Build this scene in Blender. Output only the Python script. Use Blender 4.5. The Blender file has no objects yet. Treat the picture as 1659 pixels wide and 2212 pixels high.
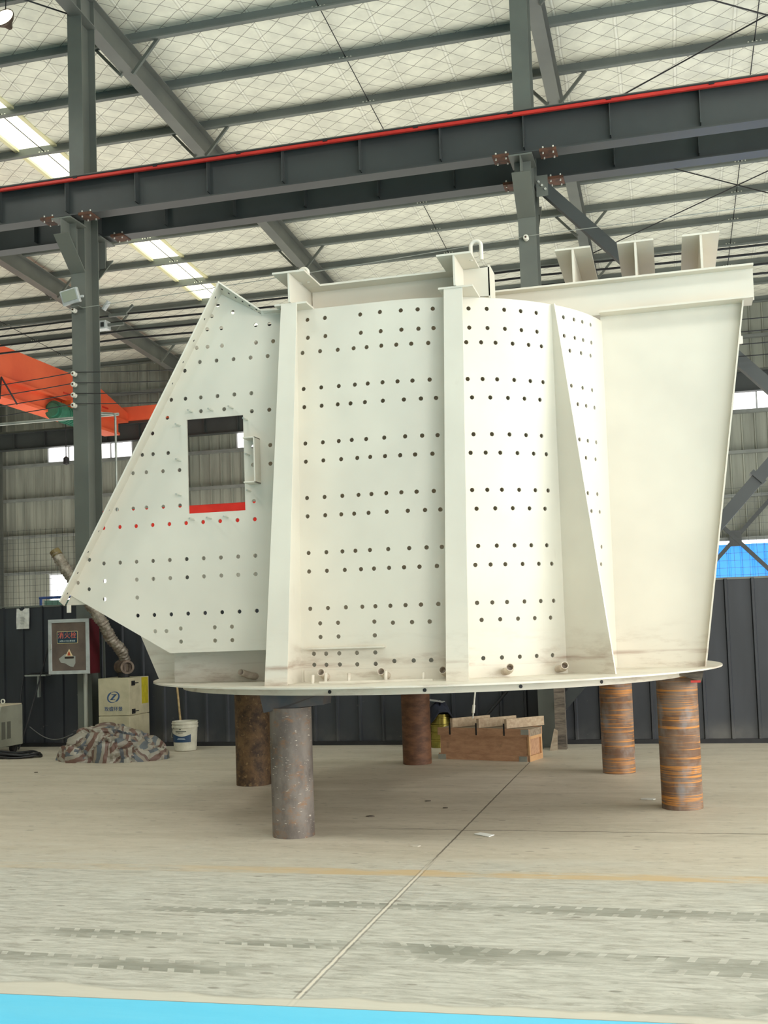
import bpy, bmesh, math, random
from mathutils import Vector, Matrix, noise
from mathutils.geometry import delaunay_2d_cdt
S = bpy.context.scene
COL = S.collection
RAD = math.radians
random.seed(7)

# ---------------------------------------------------------------- camera (measured from the photograph)
F, CX, CY, H = 2400., 829.5, 1200., 1.5
PITCH, ROLL, YAW = math.atan(150/2400.), math.atan(.033), RAD(14.5)
_cy, _sy, _cp, _sp = math.cos(YAW), math.sin(YAW), math.cos(PITCH), math.sin(PITCH)
FW = Vector((-_sy*_cp, _cy*_cp, _sp)); R0 = Vector((_cy, _sy, 0)); U0 = R0.cross(FW)
RT = math.cos(ROLL)*R0 - math.sin(ROLL)*U0
UP = math.sin(ROLL)*R0 + math.cos(ROLL)*U0
CAM = Vector((0, 0, H))
cd = bpy.data.cameras.new('camera'); cam = bpy.data.objects.new('camera', cd); COL.objects.link(cam)
cd.sensor_fit = 'VERTICAL'; cd.sensor_height = 36; cd.lens = F*36/2212
cd.shift_y = (CY-1106)/2212; cd.clip_end = 200; cd.clip_start = .05
M = Matrix.Identity(4)
for i in range(3):
    M[i][0], M[i][1], M[i][2], M[i][3] = RT[i], UP[i], -FW[i], CAM[i]
cam.matrix_world = M
S.camera = cam

def ray(px, py): return FW + (px-CX)/F*RT + (CY-py)/F*UP
def onZ(px, py, z=0.):
    d = ray(px, py); return CAM + d*((z-H)/d.z)
def onY(px, py, Y):
    d = ray(px, py); return CAM + d*(Y/d.y)
def onX(px, py, X):
    d = ray(px, py); return CAM + d*(X/d.x)

# ---------------------------------------------------------------- helpers
def lin(c):
    return tuple(((v/255.)/12.92 if v/255. <= .04045 else ((v/255.+.055)/1.055)**2.4) for v in c) + (1.,)
WORLD = {}
class MB:
    def __init__(s): s.bm = bmesh.new()
    def box(s, x0, x1, y0, y1, z0, z1, rot=None, piv=None):
        vs = [s.bm.verts.new((x, y, z)) for x in (x0, x1) for y in (y0, y1) for z in (z0, z1)]
        for f in ((0,1,3,2),(4,6,7,5),(0,4,5,1),(2,3,7,6),(0,2,6,4),(1,5,7,3)):
            s.bm.faces.new([vs[i] for i in f])
        if rot is not None:
            bmesh.ops.rotate(s.bm, verts=vs, cent=piv or Vector(((x0+x1)/2,(y0+y1)/2,(z0+z1)/2)), matrix=rot)
        return vs
    def beam(s, p0, p1, w, h, up=Vector((0,0,1))):
        p0, p1 = Vector(p0), Vector(p1); d = (p1-p0).normalized()
        a = d.cross(up).normalized(); b = a.cross(d)
        vs = []
        for p in (p0, p1):
            for i, j in ((-1,-1),(1,-1),(1,1),(-1,1)): vs.append(s.bm.verts.new(p + a*(i*w/2) + b*(j*h/2)))
        for f in ((3,2,1,0),(4,5,6,7),(0,1,5,4),(1,2,6,5),(2,3,7,6),(3,0,4,7)): s.bm.faces.new([vs[i] for i in f])
        return vs
    def prism(s, pts, off):
        off = Vector(off); a = [s.bm.verts.new(p) for p in pts]; b = [s.bm.verts.new(Vector(p)+off) for p in pts]
        n = len(a)
        s.bm.faces.new(a); s.bm.faces.new(b[::-1])
        for i in range(n): s.bm.faces.new((a[i], b[i], b[(i+1) % n], a[(i+1) % n]))
        bmesh.ops.recalc_face_normals(s.bm, faces=s.bm.faces[:])
    def tube(s, path, r, n=10, caps=True, radii=None):
        path = [Vector(p) for p in path]; rings = []
        prev = None
        for i, p in enumerate(path):
            t = (path[min(i+1, len(path)-1)] - path[max(i-1, 0)]).normalized()
            if prev is None:
                a = t.cross(Vector((0,0,1)))
                if a.length < .01: a = t.cross(Vector((1,0,0)))
            else: a = prev - t*prev.dot(t)
            a.normalize(); prev = a; b = t.cross(a)
            rr = radii[i] if radii else r
            rings.append([s.bm.verts.new(p + (a*math.cos(2*math.pi*k/n) + b*math.sin(2*math.pi*k/n))*rr) for k in range(n)])
        for A, B in zip(rings, rings[1:]):
            for k in range(n): s.bm.faces.new((A[k], A[(k+1) % n], B[(k+1) % n], B[k]))
        if caps: s.bm.faces.new(rings[0][::-1]); s.bm.faces.new(rings[-1])
        return rings
    def lathe(s, prof, c, n=48, axis=None, a0=0, a1=360):
        c = Vector(c); full = abs(a1-a0-360) < .01; m = n if full else n+1
        Q = axis.to_track_quat('Z', 'Y') if axis is not None else None
        rings = []
        for k in range(m):
            a = RAD(a0 + (a1-a0)*k/n); row = []
            for r, z in prof:
                v = Vector((r*math.cos(a), r*math.sin(a), z))
                if Q: v = Q @ v
                row.append(s.bm.verts.new(c+v))
            rings.append(row)
        for k in range(n):
            A, B = rings[k], rings[(k+1) % m]
            for i in range(len(prof)-1): s.bm.faces.new((A[i], B[i], B[i+1], A[i+1]))
        bmesh.ops.remove_doubles(s.bm, verts=[v for r in rings for v in r], dist=1e-6)
    def ibeam(s, p0, p1, w, h, tf=.014, tw=.01, up=Vector((0,0,1))):
        p0, p1 = Vector(p0), Vector(p1); d = (p1-p0).normalized(); a = d.cross(up).normalized(); b = a.cross(d)
        s.beam(p0 + b*(h/2-tf/2), p1 + b*(h/2-tf/2), w, tf, up); s.beam(p0 - b*(h/2-tf/2), p1 - b*(h/2-tf/2), w, tf, up)
        s.beam(p0, p1, tw, h-2*tf, up)
    def build(s, name, mat, parent=None, smooth=None, bevel=0, origin=None):
        me = bpy.data.meshes.new(name)
        if origin is None:
            c = [v.co for v in s.bm.verts]
            lo = Vector([min(v[i] for v in c) for i in range(3)]); hi = Vector([max(v[i] for v in c) for i in range(3)])
            origin = Vector(((lo.x+hi.x)/2, (lo.y+hi.y)/2, lo.z))
        origin = Vector(origin)
        bmesh.ops.translate(s.bm, verts=s.bm.verts[:], vec=-origin)
        s.bm.normal_update(); s.bm.to_mesh(me); s.bm.free()
        o = bpy.data.objects.new(name, me); COL.objects.link(o)
        me.materials.append(mat)
        WORLD[o.name] = origin
        if parent: o.parent = parent; o.location = origin - WORLD[parent.name]
        else: o.location = origin
        if smooth is not None:
            me.polygons.foreach_set('use_smooth', [True]*len(me.polygons)); me.set_sharp_from_angle(angle=RAD(smooth))
        if bevel:
            m = o.modifiers.new('bevel', 'BEVEL'); m.width = bevel; m.segments = 2; m.limit_method = 'ANGLE'
        return o
def tag(o, label, cat, group=None):
    o['label'] = label; o['category'] = cat
    if group: o['group'] = group
    return o
def struct(o): o['kind'] = 'structure'; return o
def thing(name, label, cat, loc, group=None):
    o = bpy.data.objects.new(name, None); COL.objects.link(o); o.location = loc; o.empty_display_size = .2
    WORLD[o.name] = Vector(loc); return tag(o, label, cat, group)
def text_mesh(body, p, size, right, up, mat, parent, name, align='CENTER', sx=1.):
    c = bpy.data.curves.new('lettering_curve', 'FONT'); c.body = body; c.size = size; c.align_x = align; c.align_y = 'CENTER'; c.extrude = .0015
    t = bpy.data.objects.new('lettering_curve', c); COL.objects.link(t)
    dg = bpy.context.evaluated_depsgraph_get(); me = bpy.data.meshes.new_from_object(t.evaluated_get(dg))
    bpy.data.objects.remove(t); bpy.data.curves.remove(c)
    right, up = Vector(right).normalized(), Vector(up).normalized(); n = right.cross(up)
    for v in me.vertices: v.co = right*v.co.x*sx + up*v.co.y + n*v.co.z
    o = bpy.data.objects.new(name, me); COL.objects.link(o); me.materials.clear(); me.materials.append(mat)
    o.parent = parent; o.location = Vector(p) - WORLD[parent.name]; WORLD[o.name] = Vector(p)
    return o

# ---------------------------------------------------------------- materials
class NT:
    def __init__(s, name):
        s.m = bpy.data.materials.new(name); s.m.use_nodes = True; s.t = s.m.node_tree; s.n = s.t.nodes; s.l = s.t.links
        s.b = s.n['Principled BSDF']
    def add(s, typ, **kw):
        n = s.n.new(typ)
        for k, v in kw.items(): setattr(n, k, v)
        return n
    def pos(s):
        if not hasattr(s, '_p'): s._p = s.add('ShaderNodeNewGeometry')
        return s._p.outputs['Position']
    def sep(s):
        if not hasattr(s, '_s'):
            s._s = s.add('ShaderNodeSeparateXYZ'); s.l.new(s.pos(), s._s.inputs[0])
        return s._s.outputs
    def put(s, sock, v):
        if hasattr(v, 'links') or hasattr(v, 'is_linked'): s.l.new(v, sock)
        else: sock.default_value = v
    def math(s, op, a, b=None, c=None, clamp=False):
        n = s.add('ShaderNodeMath', operation=op, use_clamp=clamp)
        s.put(n.inputs[0], a)
        if b is not None: s.put(n.inputs[1], b)
        if c is not None: s.put(n.inputs[2], c)
        return n.outputs[0]
    def noise(s, scale=(1,1,1), detail=4, rough=.55, sc=1., dist=0, vec=None):
        mp = s.add('ShaderNodeMapping'); s.l.new(vec or s.pos(), mp.inputs[0]); mp.inputs['Scale'].default_value = scale
        n = s.add('ShaderNodeTexNoise'); s.l.new(mp.outputs[0], n.inputs['Vector'])
        n.inputs['Scale'].default_value = sc; n.inputs['Detail'].default_value = detail; n.inputs['Roughness'].default_value = rough; n.inputs['Distortion'].default_value = dist
        return n.outputs['Fac']
    def ramp(s, fac, a, b, lo=0., hi=1., smooth=True):
        n = s.add('ShaderNodeMapRange', clamp=True)
        if smooth: n.interpolation_type = 'SMOOTHSTEP'
        s.put(n.inputs[0], fac); n.inputs[1].default_value = a; n.inputs[2].default_value = b; n.inputs[3].default_value = lo; n.inputs[4].default_value = hi
        return n.outputs[0]
    def mix(s, fac, a, b):
        n = s.add('ShaderNodeMix', data_type='RGBA'); s.put(n.inputs[0], fac); s.put(n.inputs[6], a); s.put(n.inputs[7], b)
        return n.outputs[2]
    def bump(s, h, strength=.3, dist=.01):
        n = s.add('ShaderNodeBump'); s.put(n.inputs['Height'], h); n.inputs['Strength'].default_value = strength; n.inputs['Distance'].default_value = dist
        s.l.new(n.outputs[0], s.b.inputs['Normal'])
    def col(s, c): s.put(s.b.inputs['Base Color'], c)
    def fin(s, rough=.5, metal=0., spec=None):
        s.put(s.b.inputs['Roughness'], rough); s.b.inputs['Metallic'].default_value = metal
        if spec is not None: s.b.inputs['Specular IOR Level'].default_value = spec
        return s.m
def paint(name, c1, c2=None, sc=3., rough=.5, metal=0., scale=(1,1,1), lo=.35, hi=.7, bump=0., spec=None):
    t = NT(name); c1 = lin(c1)
    if c2:
        f = t.noise(scale, sc=sc, detail=5); t.col(t.mix(t.ramp(f, lo, hi), c1, lin(c2)))
        if bump: t.bump(f, bump)
    else: t.col(c1)
    return t.fin(rough, metal, spec)
def emis(name, c, strength):
    t = NT(name); t.b.inputs['Base Color'].default_value = lin(c); t.b.inputs['Emission Color'].default_value = lin(c); t.b.inputs['Emission Strength'].default_value = strength
    return t.fin(.6)

def mat_white():
    t = NT('cream_paint')
    z = t.sep()[2]
    n1 = t.noise((1,1,1), sc=1.3, detail=3); base = t.mix(t.ramp(n1, .3, .7), lin((219,212,196)), lin((210,203,188)))
    # grime with its own shape near the weld seam of the foot
    g = t.noise((1.2,1.2,5), sc=2.2, detail=6, rough=.65)
    zmask = t.ramp(z, 1.12, 1.55, 1., 0.)
    gm = t.math('MULTIPLY', t.ramp(g, .48, .72), zmask)
    c = t.mix(t.math('MULTIPLY', gm, .6), base, lin((158,136,116)))
    s = t.noise((.6,.6,9), sc=1.6, detail=5, rough=.6)
    zz = t.math('MULTIPLY', t.ramp(z, 1.19, 1.22), t.ramp(z, 1.25, 1.22))
    c = t.mix(t.math('MULTIPLY', t.math('MULTIPLY', t.ramp(s, .45, .6), zz), .55), c, lin((140,104,84)))
    sm = t.noise((3,3,1.2), sc=1.1, detail=6, rough=.7)
    c = t.mix(t.ramp(sm, .66, .8, 0, .35), c, lin((186,176,158)))
    t.col(c)
    t.bump(t.noise((1,1,1), sc=60, detail=2), .03, .003)
    return t.fin(.42)
M_WHITE = mat_white()
M_STEEL = paint('dark_grey_paint', (102,106,98), (92,96,90), 1.2, .45)
M_RAFT = paint('rafter_grey_paint', (104,107,100), (94,97,92), 1.2, .5)
M_STEEL2 = paint('blue_grey_paint', (60,64,63), (52,56,56), 1.2, .42)
M_PURLIN = paint('grey_purlin_paint', (112,118,112), (98,104,100), .8, .5)
M_RED = paint('red_enamel', (205,52,40), (188,40,32), 2, .4)
M_RUSTPL = paint('rusty_plate', (98,62,42), (66,46,36), 14, .75)
M_BOLT = paint('zinc_bolt', (215,215,205), None, rough=.3, metal=.6)
M_ORANGE = paint('orange_crane_paint', (232,104,66), (216,88,56), .8, .45)
M_GREEN = paint('green_motor_paint', (48,112,88), (40,92,74), 5, .45)
M_ORG2 = paint('orange_drum_paint', (222,110,48), (200,92,40), 6, .5)
M_BLACK = paint('black_rubber', (22,22,24), (32,32,34), 8, .6)
M_CABLE = paint('black_cable', (28,28,30), None, rough=.5)
M_CERAM = paint('white_porcelain', (222,220,206), None, rough=.25)
M_ALU = paint('aluminium_frame', (196,200,198), (178,182,180), 9, .4, .3)
M_GALV = paint('galvanised_steel', (176,180,172), (150,154,148), 6, .4, .5)
M_PAPER = paint('white_paper', (216,216,208), (190,190,184), 14, .8)
M_WALLFAR = paint('grey_wall_sheet', (154,157,144), (128,131,120), 1.5, .55, scale=(3,1,.25))
M_GIRT = paint('girt_paint', (128,132,126), (110,114,110), 2, .5)
def mat_partition():
    t = NT('charcoal_wall_sheet'); z = t.sep()[2]
    n = t.noise((2,1,.4), sc=1.5, detail=4); c = t.mix(t.ramp(n, .35, .7), lin((52,55,60)), lin((42,45,49)))
    sp = t.noise((2.2,1,5), sc=2.4, detail=8, rough=.7)
    m = t.math('MULTIPLY', t.ramp(sp, .66, .72), t.ramp(z, 1.1, .2))
    c = t.mix(t.math('MULTIPLY', m, .8), c, lin((150,146,132)))
    d = t.noise((1,1,1), sc=1.1, detail=5); c = t.mix(t.math('MULTIPLY', t.ramp(d, .4, .7), t.ramp(z, .35, .0)), c, lin((104,102,96)))
    t.col(c); return t.fin(.5)
M_PART = mat_partition()
def mat_floor():
    t = NT('concrete'); X, Y, Z = t.sep()
    n1 = t.noise((.35,1.6,1), sc=1.6, detail=8, rough=.62, dist=.6)
    n2 = t.noise((1,5.5,1), sc=4.6, detail=10, rough=.72, dist=.8)
    n3 = t.noise((1,1,1), sc=.5, detail=3)
    c = t.mix(t.ramp(n1, .3, .7), lin((206,196,178)), lin((186,176,158)))
    # grey tyre film in the drive lane
    lane = t.ramp(t.math('ADD', Y, t.math('MULTIPLY', t.math('SUBTRACT', n1, .5), 2.2)), 7.4, 6.0)
    film = t.mix(t.ramp(n2, .34, .7), lin((199,197,186)), lin((158,156,145)))
    c = t.mix(t.math('MULTIPLY', lane, .92), c, film)
    c = t.mix(t.ramp(n2, .55, .74, 0, .42), c, lin((132,125,110)))
    n5 = t.noise((.5,2.6,1), sc=2.1, detail=9, rough=.7, dist=1.2)
    c = t.mix(t.ramp(n5, .58, .72, 0, .4), c, lin((120,112,98)))
    c = t.mix(t.ramp(n3, .5, .8, 0, .35), c, lin((186,180,164)))
    vo = t.add('ShaderNodeTexVoronoi'); mp_ = t.add('ShaderNodeMapping'); t.l.new(t.pos(), mp_.inputs[0]); mp_.inputs['Scale'].default_value = (3.2, 7.5, 1); t.l.new(mp_.outputs[0], vo.inputs['Vector']); vo.inputs['Scale'].default_value = 1.
    c = t.mix(t.math('MULTIPLY', t.ramp(t.math('ADD', vo.outputs['Distance'], t.math('MULTIPLY', n2, .25)), .24, .19), .55), c, lin((96,88,74)))
    n6 = t.noise((1.1,2.6,1), sc=7., detail=10, rough=.78, dist=.5)
    c = t.mix(t.ramp(n6, .52, .68, 0, .42), c, lin((126,118,102)))
    c = t.mix(t.ramp(n6, .46, .34, 0, .35), c, lin((222,216,200)))
    # tread prints: bands along X with a toothed edge
    def band(y0, w, pitch, skew, x0, x1, amt, c, slope=0.015):
        yy = t.math('ADD', Y, t.math('MULTIPLY', X, slope))
        yy = t.math('SUBTRACT', yy, y0)
        u = t.math('ADD', t.math('MULTIPLY', X, 1./pitch), t.math('MULTIPLY', yy, skew))
        saw = t.math('FRACT', u)
        tooth = t.math('MULTIPLY', t.math('GREATER_THAN', saw, .74), .5)
        ay = t.math('ABSOLUTE', yy)
        half = t.math('MULTIPLY', t.math('SUBTRACT', 1., t.math('MULTIPLY', tooth, 1.1)), w/2)
        m = t.math('LESS_THAN', ay, half)
        m = t.math('MULTIPLY', m, t.math('MULTIPLY', t.ramp(X, x0-.25, x0+.25), t.ramp(X, x1+.3, x1-.3)))
        m = t.math('MULTIPLY', m, t.ramp(t.noise((.7,2,1), sc=1.8, detail=4), .3, .6))
        return t.mix(t.math('MULTIPLY', m, amt), c, lin((126,126,113)))
    c = band(5.09, .15, .115, 3.5, -3.3, -.9, .8, c)
    c = band(4.66, .17, .125, 3.5, -3.6, -1.9, .75, c)
    c = band(5.82, .12, .10, 3., -2.4, -1.3, .7, c)
    c = band(5.60, .10, .10, -3., -2.9, -1.7, .6, c)
    c = band(5.02, .25, .13, -2., -1.25, 1.4, .62, c)
    c = band(4.42, .22, .14, 3., -.35, 1.2, .5, c, -.62)
    c = band(5.86, .17, .11, -2., -1.3, 1.4, .62, c)
    # worn yellow line
    yl = t.math('ABSOLUTE', t.math('SUBTRACT', Y, t.math('ADD', 6.66, t.math('MULTIPLY', X, .017))))
    ym = t.math('MULTIPLY', t.ramp(yl, .10, .07), t.ramp(t.noise((.9,3,1), sc=2.5, detail=7, rough=.7), .34, .58))
    ym = t.math('MULTIPLY', ym, t.ramp(X, -3.6, -1.9, .35, .9))
    c = t.mix(ym, c, lin((198,172,132)))
    # saw-cut joint along Y, crack along X
    jx = t.math('ABSOLUTE', t.math('ADD', t.math('ADD', X, 1.553), t.math('MULTIPLY', t.math('SUBTRACT', t.noise((1,1,1), sc=9, detail=2), .5), .012)))
    jm = t.ramp(jx, .008, .005); jlight = t.ramp(Y, 7.3, 6.4)
    c = t.mix(t.math('MULTIPLY', jm, .85), c, t.mix(jlight, lin((98,90,78)), lin((222,212,194))))
    jd = t.math('MULTIPLY', t.ramp(t.math('ABSOLUTE', t.math('SUBTRACT', jx, .014)), .006, .003), jlight)
    c = t.mix(t.math('MULTIPLY', jd, .5), c, lin((110,100,88)))
    kx = t.math('ABSOLUTE', t.math('ADD', t.math('SUBTRACT', Y, 8.03), t.math('MULTIPLY', t.math('SUBTRACT', t.noise((1,1,1), sc=3, detail=6), .5), .11)))
    c = t.mix(t.math('MULTIPLY', t.ramp(kx, .014, .006), t.ramp(X, -2.4, -1.9, 0, .75)), c, lin((96,88,76)))
    # bare pale border beside the blue paint with a ragged edge
    wav = t.math('MULTIPLY', t.math('SUBTRACT', t.noise((1,0,0), sc=.9, detail=3), .5), .35)
    edge = t.math('ADD', t.math('SUBTRACT', Y, t.math('ADD', 4.40, wav)), t.math('MULTIPLY', X, -.02))
    c = t.mix(t.ramp(edge, .012, -.004, 0, .85), c, lin((206,200,184)))
    c = t.mix(t.math('MULTIPLY', t.ramp(t.math('ABSOLUTE', edge), .02, .0), .25), c, lin((128,120,104)))
    # blue walkway paint
    be = t.math('SUBTRACT', Y, t.math('ADD', t.math('ADD', 4.315, t.math('MULTIPLY', X, .034)), t.math('MULTIPLY', t.noise((1,0,0), sc=14, detail=3), .008)))
    blue = t.mix(t.ramp(n1, .3, .7), lin((106,206,238)), lin((96,199,234)))
    c = t.mix(t.math('LESS_THAN', be, 0.), c, blue)
    c = t.mix(t.ramp(t.math('ABSOLUTE', be), .006, .002, 0, .6), c, lin((120,96,70)))
    t.col(c)
    t.bump(n2, .12, .01)
    return t.fin(t.ramp(n1, .3, .8, .45, .7))
M_FLOOR = mat_floor()
def mat_ceiling():
    t = NT('foil_insulation'); X, Y, Z = t.sep()
    n = t.noise((1,1,1), sc=3, detail=4); big = t.noise((1,1,1), sc=.5, detail=2)
    c = t.mix(t.ramp(n, .3, .7), lin((232,232,214)), lin((214,214,198)))
    wob = t.math('MULTIPLY', t.math('SUBTRACT', t.noise((1,1,1), sc=1.4, detail=2), .5), .10)
    def wires(sx, sy, pitch):
        u = t.math('ADD', t.math('ADD', t.math('MULTIPLY', X, sx), t.math('MULTIPLY', Y, sy)), wob)
        f = t.math('ABSOLUTE', t.math('SUBTRACT', t.math('FRACT', t.math('MULTIPLY', u, 1./pitch)), .5))
        return t.math('LESS_THAN', f, .005/pitch)
    w = t.math('MAXIMUM', wires(.62, .78, .26), wires(-.62, .78, .26))
    sl = t.math('ABSOLUTE', t.math('SUBTRACT', t.math('FRACT', t.math('MULTIPLY', t.math('ADD', X, t.math('MULTIPLY', wob, .5)), 1/.86)), .5))
    seam = t.ramp(sl, .022, .01)
    c = t.mix(t.math('MULTIPLY', seam, .28), c, lin((250,250,240)))
    c = t.mix(t.math('MULTIPLY', t.ramp(t.math('ABSOLUTE', t.math('SUBTRACT', sl, .03)), .012, .004), .35), c, lin((150,148,134)))
    c = t.mix(t.math('MULTIPLY', w, .8), c, lin((96,92,80)))
    t.col(c)
    t.bump(t.math('ADD', t.math('MULTIPLY', seam, .6), n), .25, .02)
    return t.fin(.45, 0.15)
M_CEIL = mat_ceiling()
def mat_rust(kind):
    t = NT('rusty_pipe_' + kind)
    if kind == 'streaked':
        n = t.noise((1,1,1), sc=6, detail=5); base = t.mix(t.ramp(n, .35, .65), lin((134,116,102)), lin((112,84,64)))
        s = t.noise((1.0,1.0,44), sc=1.6, detail=6, rough=.62, dist=.35)
        c = t.mix(t.ramp(s, .5, .62, 0, .9), base, lin((206,138,62)))
        g = t.noise((1,1,.6), sc=4.5, detail=4); c = t.mix(t.ramp(g, .55, .72, 0, .7), c, lin((150,150,152)))
        t.bump(s, .5, .01)
    elif kind == 'brown':
        n = t.noise((1,1,1), sc=9, detail=8, rough=.7); c = t.mix(t.ramp(n, .35, .65), lin((58,42,30)), lin((110,84,54)))
        n2 = t.noise((1,1,1), sc=28, detail=4); c = t.mix(t.ramp(n2, .58, .7, 0, .6), c, lin((150,124,84)))
        t.bump(n, .6, .01)
    elif kind == 'red':
        n = t.noise((1,1,2.5), sc=6, detail=7, rough=.65); c = t.mix(t.ramp(n, .35, .65), lin((88,60,44)), lin((124,86,60)))
        t.bump(n, .3, .01)
    else:
        n = t.noise((1,1,.5), sc=5, detail=7, rough=.65); c = t.mix(t.ramp(n, .35, .65), lin((128,120,112)), lin((96,88,82)))
        r = t.noise((1,1,1.8), sc=9, detail=6, rough=.7); c = t.mix(t.ramp(r, .52, .7, 0, .8), c, lin((140,102,70)))
        w = t.noise((1,1,4), sc=24, detail=3); c = t.mix(t.ramp(w, .66, .72, 0, .9), c, lin((214,206,190)))
        t.bump(r, .25, .01)
    t.col(c); return t.fin(.62, .15)
MR = {k: mat_rust(k) for k in ('streaked', 'brown', 'red', 'grey')}
def mat_wood(name, a, b):
    t = NT(name); n = t.noise((1.5,9,9), sc=3, detail=7, rough=.65); c = t.mix(t.ramp(n, .3, .7), lin(a), lin(b))
    m = t.noise((1,1,1), sc=5, detail=4); c = t.mix(t.ramp(m, .6, .75, 0, .5), c, lin((72,58,46)))
    t.col(c); t.bump(n, .3, .006); return t.fin(.75)
M_WOOD = mat_wood('crate_plywood', (190,150,116), (166,126,96))
M_WOOD2 = mat_wood('grey_timber', (160,146,126), (126,110,90))
M_BATT = mat_wood('pale_timber', (190,170,142), (164,142,116))
M_WOOD3 = mat_wood('rotten_timber', (120,110,96), (60,54,48))
def mat_tarp():
    t = NT('striped_tarpaulin'); tc = t.add('ShaderNodeTexCoord'); gen = tc.outputs['UV']
    sp = t.add('ShaderNodeSeparateXYZ'); t.l.new(gen, sp.inputs[0])
    w = t.noise((1,1,1), sc=3., detail=3)
    u = t.math('ADD', t.math('MULTIPLY', sp.outputs[0], 3.6), t.math('MULTIPLY', w, .5)); f = t.math('FRACT', u)
    r = t.add('ShaderNodeValToRGB'); t.l.new(f, r.inputs[0]); e = r.color_ramp; e.interpolation = 'CONSTANT'
    cols = [(0,(156,150,137)),(.22,(108,82,72)),(.42,(146,140,128)),(.58,(88,93,98)),(.78,(138,127,112)),(.9,(102,80,70))]
    e.elements[0].color = lin(cols[0][1]); e.elements[1].position = cols[1][0]; e.elements[1].color = lin(cols[1][1])
    for p, cc in cols[2:]: k = e.elements.new(p); k.color = lin(cc)
    d = t.noise((1,1,1), sc=6, detail=5)
    t.col(t.mix(t.ramp(d, .55, .75, 0, .5), r.outputs[0], lin((96,84,72))))
    t.bump(t.noise((1,1,1), sc=22, detail=3), .4, .01); return t.fin(.4)
M_TARP = mat_tarp()
def mat_duct():
    t = NT('aluminium_duct_foil'); n = t.noise((1,1,1), sc=18, detail=6, rough=.7)
    t.col(t.mix(t.ramp(n, .3, .7), lin((176,168,154)), lin((122,110,98)))); t.bump(n, .8, .02); return t.fin(.38, .7)
M_DUCT = mat_duct()
def mat_glass():
    t = NT('window_glass'); t.b.inputs['Base Color'].default_value = (.9,.95,.95,1)
    tr = t.add('ShaderNodeBsdfTransparent'); mx = t.add('ShaderNodeMixShader'); mx.inputs[0].default_value = .1
    t.l.new(tr.outputs[0], mx.inputs[1]); t.l.new(t.b.outputs[0], mx.inputs[2]); t.l.new(mx.outputs[0], t.n['Material Output'].inputs[0]); return t.fin(.05)
M_GLASS = mat_glass()
def mat_bluesheet():
    t = NT('blue_translucent_sheet'); t.b.inputs['Base Color'].default_value = lin((118,190,248))
    tr = t.add('ShaderNodeBsdfTranslucent'); tr.inputs[0].default_value = lin((124,198,252)); mx = t.add('ShaderNodeMixShader'); mx.inputs[0].default_value = .55
    t.l.new(t.b.outputs[0], mx.inputs[1]); t.l.new(tr.outputs[0], mx.inputs[2]); t.l.new(mx.outputs[0], t.n['Material Output'].inputs[0]); return t.fin(.4)
M_BLUE = mat_bluesheet()
M_SKYL = emis('lit_skylight_sheet', (255,255,232), 1.5)

# ---------------------------------------------------------------- building shell
XL, XR, YN, YF = -26., 13., -7., 29.8
ZR, SL = 10.36, .062
def zr(Y): return ZR - SL*(Y-13.5)
FRX = [-19.65, -13.58, -7.52, -1.46, 4.60]
b = MB(); b.box(XL, XR, YN, YF, -.15, 0); struct(b.build('floor', M_FLOOR))
SKX = (-11.08, -10.32)
b = MB()
def roof_piece(b, x0, x1, y0, y1):
    ys = []
    y = y0
    while y < y1-1e-6: ys.append(y); y += 1.335/4
    ys.append(y1)
    rows = []
    for y in ys:
        ph = ((y-14.70)/1.335) % 1
        z = zr(y) + .165 - .035*math.sin(math.pi*ph)
        rows.append([b.bm.verts.new((x0, y, z)), b.bm.verts.new((x1, y, z)), b.bm.verts.new((x0, y, zr(y)+.3)), b.bm.verts.new((x1, y, zr(y)+.3))])
    for A, B in zip(rows, rows[1:]):
        b.bm.faces.new((A[0], B[0], B[1], A[1])); b.bm.faces.new((A[2], A[3], B[3], B[2]))
    for A, B in zip(rows, rows[1:]):
        b.bm.faces.new((A[0], A[2], B[2], B[0])); b.bm.faces.new((A[1], B[1], B[3], A[3]))
roof_piece(b, XL, SKX[0], YN, YF+.2); roof_piece(b, SKX[1], XR, YN, YF+.2)
struct(b.build('ceiling', M_CEIL, smooth=40))
b = MB()
b.box(SKX[0]-.02, SKX[1]+.02, YN, YF+.2, 0, .02)
for v in b.bm.verts: v.co.z += zr(v.co.y) + .2
tag(b.build('skylight_strip', M_SKYL), 'glowing translucent skylight strip running up the roof behind the left column', 'skylight')
for xx, sd in ((SKX[0], 'left'), (SKX[1], 'right')):
    b = MB(); b.box(xx-.05, xx+.03, YN, YF, .12, .16)
    for v in b.bm.verts: v.co.z += zr(v.co.y)
    struct(b.build('trim_%d' % (2 if sd == 'left' else 3), paint('pale_flashing_' + sd, (224,220,176), None, rough=.4)))
# side and front walls (outside the picture) with the open doorway the daylight comes through
b = MB(); b.box(XL-.15, XL, YN, YF, 0, 11.8); struct(b.build('wall_left', M_WALLFAR))
b = MB()
b.box(XR, XR+.15, YN, YF, 7.5, 11.8); b.box(XR, XR+.15, 12., YF, 0, 7.5)
struct(b.build('wall_right', M_WALLFAR))
b = MB()
b.box(XL, 0, YN-.15, YN, 0, 11.8); b.box(0, XR, YN-.15, YN, 8.0, 11.8)
struct(b.build('wall_front', M_WALLFAR))

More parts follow.
